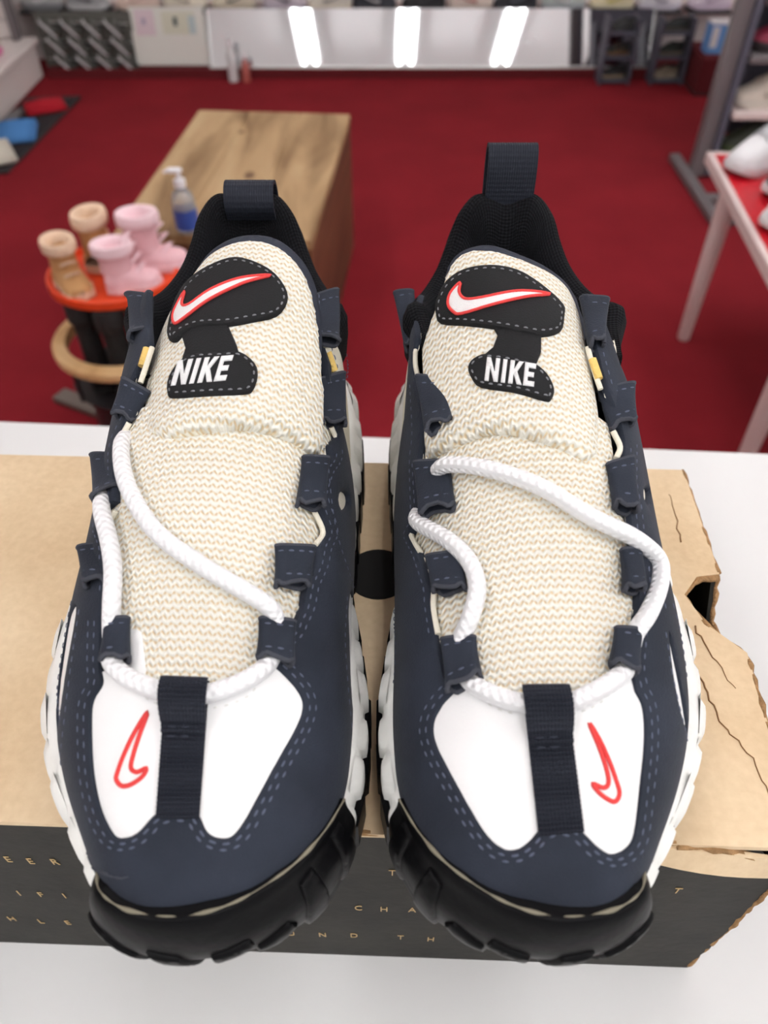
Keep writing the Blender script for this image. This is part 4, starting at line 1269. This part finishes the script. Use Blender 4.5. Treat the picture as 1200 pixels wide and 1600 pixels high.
# knots in the boards
for (x, y, r) in ((.02, -.50, .016), (-.07, -.18, .009)):
    p = bn(x, y); MB().lathe((p[0], p[1], .4498), [(r, 0), (r * .8, .0006)], 16, 1, 1.6).build('knot', mat('wood_knot', srgb(110, 80, 54), .6), bench)

M_CLEAR = mat('clear_plastic', srgb(236, 240, 244), .12, trans=.75, spec=.5)
M_PUMP = mat('white_plastic', srgb(236, 236, 240), .35)
M_BLUE = mat('blue_label', srgb(50, 80, 160), .5)
bt = empty('pump_bottle', (-.492, 1.855, .45))
tag(bt, 'clear hand pump bottle with blue label on the wooden bench', 'bottle')
o3 = (-.492, 1.855, .45)
MB().lathe(o3, [(.025, 0), (.028, .004), (.0285, .05), (.028, .078), (.023, .095), (.013, .106), (.0115, .112)], 24).build('bottle_body', M_CLEAR, bt, True, 60)
MB().lathe((o3[0], o3[1], o3[2] + .012), [(.0292, 0), (.0292, .048)], 24, cap=False).build('label_wrap', M_BLUE, bt, True)
MB().lathe((o3[0], o3[1], o3[2] + .112), [(.014, 0), (.014, .016), (.006, .018), (.005, .034)], 16).build('pump_collar', M_PUMP, bt, True, 40)
MB().box((o3[0] - .008, o3[1], o3[2] + .150), (.036, .015, .012), bev=.004).build('pump_head', M_PUMP, bt, True, 40)
MB().tube([(o3[0] - .022, o3[1], o3[2] + .150), (o3[0] - .034, o3[1], o3[2] + .145)], .0035, 8).build('nozzle', M_PUMP, bt)

# ------------------------------------------------------------------ round boot stand at the left
SX_, SY_ = -.625, 1.60
stand = empty('boot_stand', (SX_, SY_, 0))
tag(stand, 'round black stand with a wooden hoop, orange tray and small boots', 'display stand')
M_BLK = mat('black_enamel', srgb(34, 32, 34), .45)
MB().lathe((SX_, SY_, .0), [(.125, 0), (.13, .01), (.124, .10), (.126, .17)], 32).build('drum', M_BLK, stand, True, 50)
M_HOOP = wood_material('hoop_wood', srgb(190, 146, 96), srgb(214, 174, 122), srgb(228, 192, 144), (3, 3, 3))
MB().lathe((SX_, SY_, .29), [(.140, .0), (.166, .0), (.172, .006), (.172, .022), (.166, .028), (.140, .028), (.140, 0)], 40, cap=False).build('wooden_hoop', M_HOOP, stand, True, 40)
MB().lathe((SX_, SY_, .165), [(.128, 0), (.150, .03), (.152, .036), (.02, .036)], 32).build('lower_shelf', M_BLK, stand)
for a in (.9, 2.3, 3.9, 5.5): MB().tube([(SX_ + .149 * math.cos(a), SY_ + .149 * math.sin(a), .19), (SX_ + .149 * math.cos(a), SY_ + .149 * math.sin(a), .295)], .006, 8).build('hoop_strut', M_BLK, stand)
MB().lathe((SX_, SY_ + .08, .20), [(.014, 0), (.014, .25)], 16).build('column', mat('grey_metal', srgb(130, 130, 130), .35, metal=.8), stand, True, 50)
M_ORANGE = mat('orange_plastic', srgb(232, 72, 28), .4)
MB().lathe((SX_, SY_ + .035, .44), [(.02, .004), (.135, .004), (.142, .0), (.150, .006), (.150, .024), (.143, .026), (.138, .012), (.02, .010)], 40, cap=False).build('orange_tray', M_ORANGE, stand, True, 40)
for a in (2.55, 4.2, .5):
    x1, y1 = SX_ + .34 * math.cos(a), SY_ + .26 * math.sin(a)
    MB().box(((SX_ + .12 * math.cos(a) + x1) / 2, (SY_ + .10 * math.sin(a) + y1) / 2, .012), (.24, .05, .02), rz=math.atan2(y1 - SY_, x1 - SX_), bev=.003).build('foot', mat('dull_metal', srgb(120, 112, 104), .5, metal=.4), stand)

def boot(name, loc, rz, h, w, shaft_m, foot_m, cuff_m, label, group, tilt=0.0):
    t = empty(name, (0, 0, 0)); tag(t, label, 'boot', group)
    # shaft
    MB().lathe((0, 0, 0), [(w * .50, .045), (w * .47, h * .55), (w * .50, h * .80), (w * .55, h * .84)], 20, 1.1, .9).build('shaft', shaft_m, t, True, 60)
    MB().lathe((0, 0, 0), [(w * .54, h * .78), (w * .62, h * .80), (w * .64, h * .92), (w * .60, h), (w * .44, h), (w * .36, h * .93), (w * .34, h * .7)], 20, 1.1, .9).build('cuff', cuff_m, t, True, 60)
    # foot: loft towards -x
    v = []; f = []
    for x, hw, zt_ in ((.45, .36, .34), (.3, .47, .50), (0, .50, .55), (-.35, .47, .48), (-.75, .50, .33), (-1.1, .46, .27), (-1.28, .30, .22), (-1.34, .05, .14)):
        for k in range(11):
            a = math.pi * k / 10; v.append((x * w, hw * w * math.cos(a), .012 + zt_ * w * 1.3 * math.sin(a) ** .8))
    for i in range(7):
        for k in range(10): f.append((i * 11 + k, i * 11 + k + 1, (i + 1) * 11 + k + 1, (i + 1) * 11 + k))
    MB().add(v, f).build('foot', foot_m, t, True)
    so = [(.50, .0), (.46, .36), (.1, .52), (-.35, .48), (-.8, .54), (-1.2, .44), (-1.4, .0)]
    so = so + [(x, -y) for x, y in so[-2:0:-1]]; m_ = len(so)
    vv = [(x * w, y * w, z) for z in (0, .016) for x, y in so]
    MB().add(vv, [tuple(range(m_ - 1, -1, -1)), tuple(range(m_, 2 * m_))] + [(i, (i + 1) % m_, m_ + (i + 1) % m_, m_ + i) for i in range(m_)]).build('sole', cuff_m, t)
    mb = MB()
    for k in range(4):
        x, z = -.62 * w + k * .08 * w, .42 * w * 1.3 * .8 + .012 + k * .012 * 2
        mb.tube([(x, -.25 * w, z), (x - .02, 0, z + .012), (x, .25 * w, z)], .003, 6)
    mb.build('laces', cuff_m, t)
    t.location = loc; t.rotation_euler = (tilt, 0, rz)
    return t
TAN = mat('tan_suede', srgb(196, 148, 96), .8, bump=.2, bscale=500); TANC = mat('pale_tan_cuff', srgb(226, 196, 168), .8)
PNK = mat('pink_suede', srgb(232, 186, 192), .8); PNKC = mat('pale_pink_cuff', srgb(244, 214, 220), .8)
BLKB = mat('black_suede', srgb(24, 23, 24), .75); BLKC = mat('black_cuff', srgb(34, 32, 32), .8)
TZ = .4545
bg = 'small boots on the stand'
boot('small_boot', (-.712, 1.585, TZ), 2.2, .108, .066, TAN, TAN, TANC, 'tan small boot nearest the left rim of the orange tray', bg)
boot('small_boot', (-.660, 1.665, TZ), -1.7, .132, .068, TAN, TAN, TANC, 'taller tan small boot at the back of the orange tray', bg)
boot('small_boot', (-.592, 1.570, TZ), -2.9, .108, .066, PNK, PNK, PNKC, 'pale pink small boot at the front of the orange tray', bg)
boot('small_boot', (-.552, 1.665, TZ), -3.0, .132, .070, PNK, PNK, PNKC, 'pink small boot beside the pump bottle on the orange tray', bg)
boot('small_boot', (-.690, 1.545, .2015), -1.35, .240, .060, BLKB, BLKB, BLKC, 'black small boot on the left inside the wooden hoop', bg)
boot('small_boot', (-.618, 1.515, .2015), -1.57, .240, .060, BLKB, BLKB, BLKC, 'black small boot in the middle inside the wooden hoop', bg)
boot('small_boot', (-.548, 1.540, .2015), -1.85, .250, .060, BLKB, BLKB, BLKC, 'black small boot nearest the sneakers inside the wooden hoop', bg)

# ------------------------------------------------------------------ red display table at the right with its shoes
TYAW = math.radians(-4.7)
def tb(x, y): return rot(x, y, TYAW, (.913, 2.225))
M_REDTOP = mat('red_table_top', srgb(196, 20, 36), .35); M_TRIM = mat('pinkish_white_paint', srgb(222, 204, 200), .5)
tc_ = tb(.45, -.55); tbl = empty('display_table', (tc_[0], tc_[1], 0))
tag(tbl, 'red topped display table with white edge and pale legs', 'table')
MB().box((tc_[0], tc_[1], .488), (.88, 1.08, .022), rz=TYAW).build('table_top', M_REDTOP, tbl)
for (x, y, sx_, sy_) in ((.005, -.55, .018, 1.12), (.895, -.55, .018, 1.12), (.45, .0, .90, .018), (.45, -1.10, .90, .018)):
    p = tb(x, y); MB().box((p[0], p[1], .484), (sx_, sy_, .034), rz=TYAW, bev=.003).build('edge_trim', M_TRIM, tbl)
for (x, y) in ((.035, -.165), (.035, -.83), (.86, -.165), (.86, -.83)):
    p = tb(x, y); MB().lathe((p[0], p[1], 0), [(.016, 0), (.018, .004), (.024, .30), (.026, .477)], 14).build('leg', M_TRIM, tbl, True, 50)
W_, K_, G_ = (232, 232, 234), (30, 30, 34), (176, 178, 182)
display_shoe((1.035, 2.135, .500), (0, 0, .55), .98, W_, (226, 226, 228), G_, 'white sneaker at the far corner of the red table', 'shoes on the red table')
display_shoe((1.085, 1.985, .500), (0, 0, .55), .98, K_, (214, 214, 216), (60, 60, 64), 'black sneaker with pale sole between two white ones on the red table', 'shoes on the red table')
display_shoe((1.020, 1.805, .500), (0, 0, .55), 1.0, (226, 230, 232), (236, 236, 236), G_, 'white sneaker nearest the counter on the red table', 'shoes on the red table')

# ------------------------------------------------------------------ grey shoe rack behind the table
M_RACK = mat('grey_rack_metal', srgb(122, 116, 118), .5, metal=.3); M_RACKD = mat('slate_rack_panel', srgb(86, 86, 100), .6)
rk = empty('shoe_rack', (1.75, 3.30, 0)); tag(rk, 'tall grey metal shoe rack with shelves behind the red table', 'rack')
MB().box((1.315, 3.28, .86), (.055, .05, 1.70)).build('upright', M_RACK, rk); MB().box((2.25, 3.28, .86), (.055, .05, 1.70)).build('upright', M_RACK, rk)
MB().box((1.355, 3.28, .86), (.024, .09, 1.68)).build('upright_channel', M_RACKD, rk)
MB().box((1.80, 3.50, .90), (.86, .02, 1.6)).build('back_panel', M_RACKD, rk)
for z, m_ in ((.075, M_RACK), (.252, M_TRIM), (.452, M_RACK), (.64, M_RACK)):
    MB().box((1.81, 3.36, z), (.86, .26, .028), bev=.004).build('shelf', m_, rk)
for (x, y, sx_, sy_) in ((1.265, 3.13, .045, .62), (1.50, 3.13, .045, .62), (1.38, 2.84, .26, .045), (1.38, 3.02, .2, .04), (2.25, 3.13, .045, .62)):
    MB().box((x, y, .018), (sx_, sy_, .032), bev=.004).build('base_bar', M_RACK, rk)
rg = 'shoes on the grey rack'
display_shoe((1.53, 3.33, .089), (0, 0, .12), 1.0, (48, 54, 40), (70, 84, 50), (30, 30, 30), 'dark olive sneaker on the lowest shelf of the grey rack', rg)
display_shoe((1.53, 3.33, .266), (0, 0, .12), 1.0, (214, 204, 190), (206, 198, 186), (190, 178, 166), 'cream running shoe on the pale shelf of the grey rack', rg)
display_shoe((1.53, 3.33, .466), (0, 0, .12), 1.0, (150, 44, 72), (40, 30, 34), (222, 120, 90), 'pink and black sneaker on the grey rack shelf', rg)
display_shoe((1.55, 3.33, .654), (0, 0, .12), 1.0, (130, 132, 134), (60, 60, 62), (190, 190, 190), 'grey sneaker on the top visible shelf of the grey rack', rg)
display_shoe((1.84, 3.33, .266), (0, 0, .12), 1.0, (120, 122, 128), (220, 220, 220), (60, 60, 60), 'grey sneaker behind the white shoes on the pale rack shelf', rg)
display_shoe((1.84, 3.33, .089), (0, 0, .12), 1.0, (40, 42, 48), (190, 190, 190), (90, 90, 90), 'dark sneaker further right on the lowest rack shelf', rg)

# ------------------------------------------------------------------ along the back wall: ledge, shoes, stand-ins for mirror reflections, board, boxes
M_LEDGE = mat('black_ledge', srgb(38, 36, 40), .5)
px_row = [66, 138, 215, 290, 365, 445, 515, 585, 662, 735, 805, 880, 955, 1030, 1108]
row_col = [((168, 168, 168), (120, 120, 122), (210, 210, 210), 'silver grey'), ((150, 150, 152), (190, 190, 190), (80, 80, 82), 'mid grey'), ((222, 198, 186), (212, 190, 176), (190, 160, 150), 'blush beige'),
           ((226, 218, 200), (214, 206, 190), (170, 160, 150), 'cream'), ((216, 206, 186), (190, 178, 156), (60, 58, 60), 'sand and charcoal'), ((200, 190, 200), (190, 178, 190), (60, 60, 70), 'lavender grey'),
           ((214, 208, 196), (224, 214, 196), (120, 116, 112), 'stone'), ((44, 46, 56), (60, 60, 66), (190, 190, 190), 'black with grey laces'), ((32, 32, 36), (44, 44, 46), (60, 60, 64), 'all black'),
           ((222, 206, 196), (206, 190, 178), (170, 90, 84), 'cream with brick red trim'), ((36, 38, 46), (52, 54, 60), (100, 104, 116), 'dark navy'), ((186, 196, 192), (170, 176, 180), (230, 230, 230), 'pale grey green'),
           ((226, 214, 178), (214, 206, 176), (200, 190, 90), 'butter yellow'), ((228, 226, 232), (216, 210, 222), (150, 140, 160), 'white with mauve laces'), ((226, 212, 226), (214, 196, 214), (180, 160, 180), 'pale lilac')]
ORD = ['first', 'second', 'third', 'fourth', 'fifth', 'sixth', 'seventh', 'eighth', 'ninth', 'tenth', 'eleventh', 'twelfth', 'thirteenth', 'fourteenth', 'fifteenth']
led = empty('wall_ledge', (0, 4.74, .27)); tag(led, 'row of black shoe plates along the back wall above the mirror', 'shelf')
MB().box((-.02, 4.85, .268), (3.9, .06, .03)).build('wall_rail', M_TRIM, led)
for k, p in enumerate(px_row):
    d = ray_dir(p, 12); t_ = 4.74 / d[1]; x = float(d[0] * t_)
    MB().box((x, 4.755, .268), (.225, .13, .012), bev=.002).build('shoe_plate', M_LEDGE, led)
    u_, s_, a_, w_ = row_col[k]
    display_shoe((x, 4.755, .2742), (0, 0, math.pi if k % 2 else 0), .82, u_, s_, a_, '%s sneaker on the wall ledge, %s from the left' % (w_, ORD[k]), 'shoes on the wall ledge')

# made-up panel of dark shoes, standing in for a mirrored shoe wall
hp = empty('reflected_display', (-1.56, 4.60, .04)); tag(hp, 'low grey panel of dark shoes standing in for a mirror reflection', 'reflected panel')
MB().box((-1.565, 4.615, .165), (.50, .02, .25)).build('panel_board', mat('grey_green_board', srgb(96, 96, 90), .7), hp)
for z in (.08, .165, .25):
    MB().tube([(-1.80, 4.600, z), (-1.33, 4.600, z - .01)], .004, 6).build('hanging_rail', M_CHROME, hp)
k = 0
for r in range(3):
    for c in range(4):
        x = -1.745 + c * .112 + r * .018; z = .245 - r * .082
        display_shoe((x, 4.565, z - .022), (0, math.radians(48), 0), .40, (58, 60, 50), (206, 206, 208), (150, 150, 150), 'reflected dark olive shoe with pale sole, %s in the %s slanting row left of the mirror' % (ORD[c], ('top', 'middle', 'bottom')[r]), 'dark reflected shoes on the panel'); k += 1

# pale poster board
pb = empty('poster_board', (-1.13, 4.60, .05)); tag(pb, 'pale board with faded pictures between the dark shoes and the mirror', 'poster board')
MB().box((-1.130, 4.61, .18), (.385, .016, .262), rx=-.12).build('board', mat('pale_board', srgb(226, 228, 220), .5), pb)
for (x, z, w, h, c) in ((-1.245, .245, .10, .115, (222, 206, 212)), (-1.07, .243, .17, .100, (214, 216, 196)), (-1.085, .25, .02, .04, (70, 84, 84)), (-1.0, .235, .035, .08, (186, 204, 204)), (-1.25, .25, .02, .03, (176, 164, 186))):
    MB().box((x, 4.600 + (z - .18) * .12 - (.003 if w < .05 else 0), z), (w, .003, h), rx=-.12).build('picture', mat('print_%d_%d_%d' % c, srgb(*c), .5), pb)
# small upright things before the left end of the mirror
def bottle_thing(name, x, y, h, r, c, label):
    t = empty(name, (x, y, 0)); tag(t, label, 'bottle')
    MB().lathe((x, y, .0), [(r, 0), (r, h * .6), (r * .5, h * .75), (r * .45, h * .86)], 14).build('bottle_body', mat('glass_%d_%d_%d' % c, srgb(*c), .25), t, True, 50)
    MB().lathe((x, y, h * .86), [(r * .55, 0), (r * .55, h * .14)], 12).build('cap', M_PUMP, t, True, 50)
bottle_thing('spray_bottle', -.80, 4.50, .20, .026, (214, 214, 214), 'pale spray bottle standing at the left end of the mirror')
bottle_thing('spray_bottle', -.73, 4.49, .13, .022, (176, 92, 84), 'small reddish bottle beside the pale one before the mirror')

# two added racks of dark shoes, in place of reflections at the mirror end
def reflected_rack(x0, x1, label, shoes, glabel):
    xc_ = (x0 + x1) / 2; t = empty('reflected_rack', (xc_, 4.49, 0)); tag(t, label, 'rack')
    for x in (x0, x1): MB().box((x, 4.49, .15), (.010, .12, .30)).build('side_frame', M_RACKD, t)
    for z in (.016, .125, .235): MB().box((xc_, 4.49, z), (x1 - x0, .12, .008)).build('shelf', M_RACKD, t)
    for z, (u_, s_, a_, lb) in zip((.0205, .1295, .2395), shoes):
        display_shoe((xc_, 4.495, z), (0, 0, .1), (x1 - x0) * 3.1, u_, s_, a_, lb, glabel)
reflected_rack(1.135, 1.285, 'narrow dark rack of black shoes standing in for a mirror reflection', [((40, 40, 42), (150, 130, 100), (80, 80, 80), 'reflected black shoe with tan sole low on the narrow dark rack'), ((36, 38, 38), (120, 90, 60), (120, 90, 60), 'reflected black shoe with brown stripe in the middle of the narrow dark rack'), ((50, 52, 52), (70, 70, 70), (90, 90, 90), 'reflected charcoal shoe on top of the narrow dark rack')], 'reflected shoes on the narrow dark rack')
reflected_rack(1.405, 1.565, 'narrow rack beside the dark red block, standing in for reflected olive shoes', [((150, 138, 118), (170, 158, 138), (110, 100, 84), 'reflected khaki shoe low on the rack beside the red block'), ((40, 46, 42), (120, 110, 94), (60, 66, 60), 'reflected dark green shoe in the middle of the rack beside the red block'), ((46, 50, 50), (90, 86, 76), (60, 60, 60), 'reflected charcoal shoe on top of the rack beside the red block')], 'reflected shoes on the rack by the red block')
bk = empty('carpeted_block', (1.675, 4.42, 0)); tag(bk, 'dark red carpeted block at the right end of the wall', 'block')
MB().box((1.675, 4.42, .085), (.17, .30, .17), bev=.006).build('block_body', mat('dark_red_carpet', srgb(92, 12, 22), .95, bump=.4, bscale=300), bk)
MB().box((1.675, 4.42, .004), (.178, .308, .008)).build('foot_strip', M_BLK, bk)
bb = empty('blue_box', (1.665, 4.38, .17)); tag(bb, 'pale blue and white carton on the dark red block', 'carton')
MB().box((1.665, 4.38, .235), (.10, .08, .13), bev=.003).build('carton_body', mat('sky_blue_card', srgb(110, 164, 226), .5), bb)
MB().box((1.640, 4.337, .245), (.035, .004, .09)).build('white_print', M_PUMP, bb)
MB().box((1.665, 4.38, .303), (.102, .082, .008)).build('lid', M_PUMP, bb)

# ------------------------------------------------------------------ white plinth, slatted wall and mat at the left
pl = empty('display_plinth', (-2.25, 3.4, 0)); tag(pl, 'long white display plinth along the left wall', 'plinth')
M_WP = mat('white_plinth_paint', srgb(224, 216, 212), .4)
MB().box((-2.20, 3.30, .085), (.74, 2.50, .15)).build('plinth_body', M_WP, pl)
MB().box((-2.20, 3.30, .175), (.78, 2.54, .03), bev=.006).build('plinth_top', M_WP, pl)
MB().box((-2.23, 3.30, .01), (.70, 2.44, .02)).build('kick_strip', M_BLK, pl)
sw_ = empty('slat_wall', (-2.4, 4.60, .19)); tag(sw_, 'white slatted panel standing on the white plinth', 'slat wall')
for k in range(9): MB().box((-2.22, 4.53, .235 + k * .085), (.62, .018, .078), bev=.003).build('slat', M_WP, sw_)
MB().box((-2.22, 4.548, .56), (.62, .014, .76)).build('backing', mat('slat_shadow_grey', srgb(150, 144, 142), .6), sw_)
MB().box((-1.895, 4.52, .56), (.03, .06, .76)).build('end_post', M_RACK, sw_)
display_shoe((-1.985, 4.18, .1905), (0, 0, .9), 1.0, (196, 178, 168), (226, 120, 170), (230, 90, 150), 'taupe sneaker with pink sole on the white plinth', 'shoes on the white plinth')
display_shoe((-2.02, 3.85, .1905), (0, 0, .9), 1.0, (60, 60, 66), (220, 220, 220), (200, 200, 200), 'dark sneaker with white sole on the white plinth', 'shoes on the white plinth')

mt = empty('floor_mat', (-1.70, 3.72, 0)); tag(mt, 'black mat on the red carpet beside the white plinth', 'mat')
v = [(-1.80, 4.20), (-1.545, 4.225), (-1.60, 3.30), (-1.80, 3.28)]
vv = [(x, y, z) for z in (.0, .008) for x, y in v]
MB().add(vv, [(3, 2, 1, 0), (4, 5, 6, 7), (0, 1, 5, 4), (1, 2, 6, 5), (2, 3, 7, 6), (3, 0, 4, 7)]).build('mat_surface', mat('black_mat', srgb(34, 28, 32), .85, bump=.4, bscale=200), mt)
for a, b in zip(v, v[1:] + v[:1]): MB().tube([(a[0], a[1], .008), (b[0], b[1], .008)], .006, 6).build('mat_edge', M_BLK, mt)
def sock(loc, rz, L_, w, n, c, label):
    t = empty('folded_sock', (0, 0, 0)); tag(t, label, 'sock', 'folded socks on the black mat')
    m_ = mat('knit_%d_%d_%d' % c, srgb(*c), .9, bump=.3, bscale=300)
    MB().box((0, 0, .014), (L_, w, .026), bev=.010).build('folded_body', m_, t, True, 50)
    for k in range(n):
        y = -w / 2 + w * (k + .5) / n
        MB().tube([(-L_ * .47, y, .024), (0, y, .029), (L_ * .47, y, .024)], w / n * .38, 8).build('rib', m_, t, True)
    MB().box((L_ * .42, 0, .018), (L_ * .12, w * 1.04, .030), bev=.010).build('cuff', m_, t, True, 50)
    t.location = loc; t.rotation_euler = (0, 0, rz)
sock((-1.690, 3.705, .008), .25, .18, .22, 6, (74, 130, 190), 'folded blue ribbed sock pair on the black mat')
sock((-1.655, 4.03, .008), .5, .19, .12, 3, (176, 12, 34), 'folded red sock pair at the far end of the black mat')
sock((-1.705, 3.45, .008), .5, .17, .22, 5, (206, 200, 186), 'folded cream ribbed sock pair at the near end of the black mat')
sock((-1.770, 3.90, .008), 1.45, .16, .04, 2, (120, 116, 116), 'narrow grey folded sock beside the white plinth')
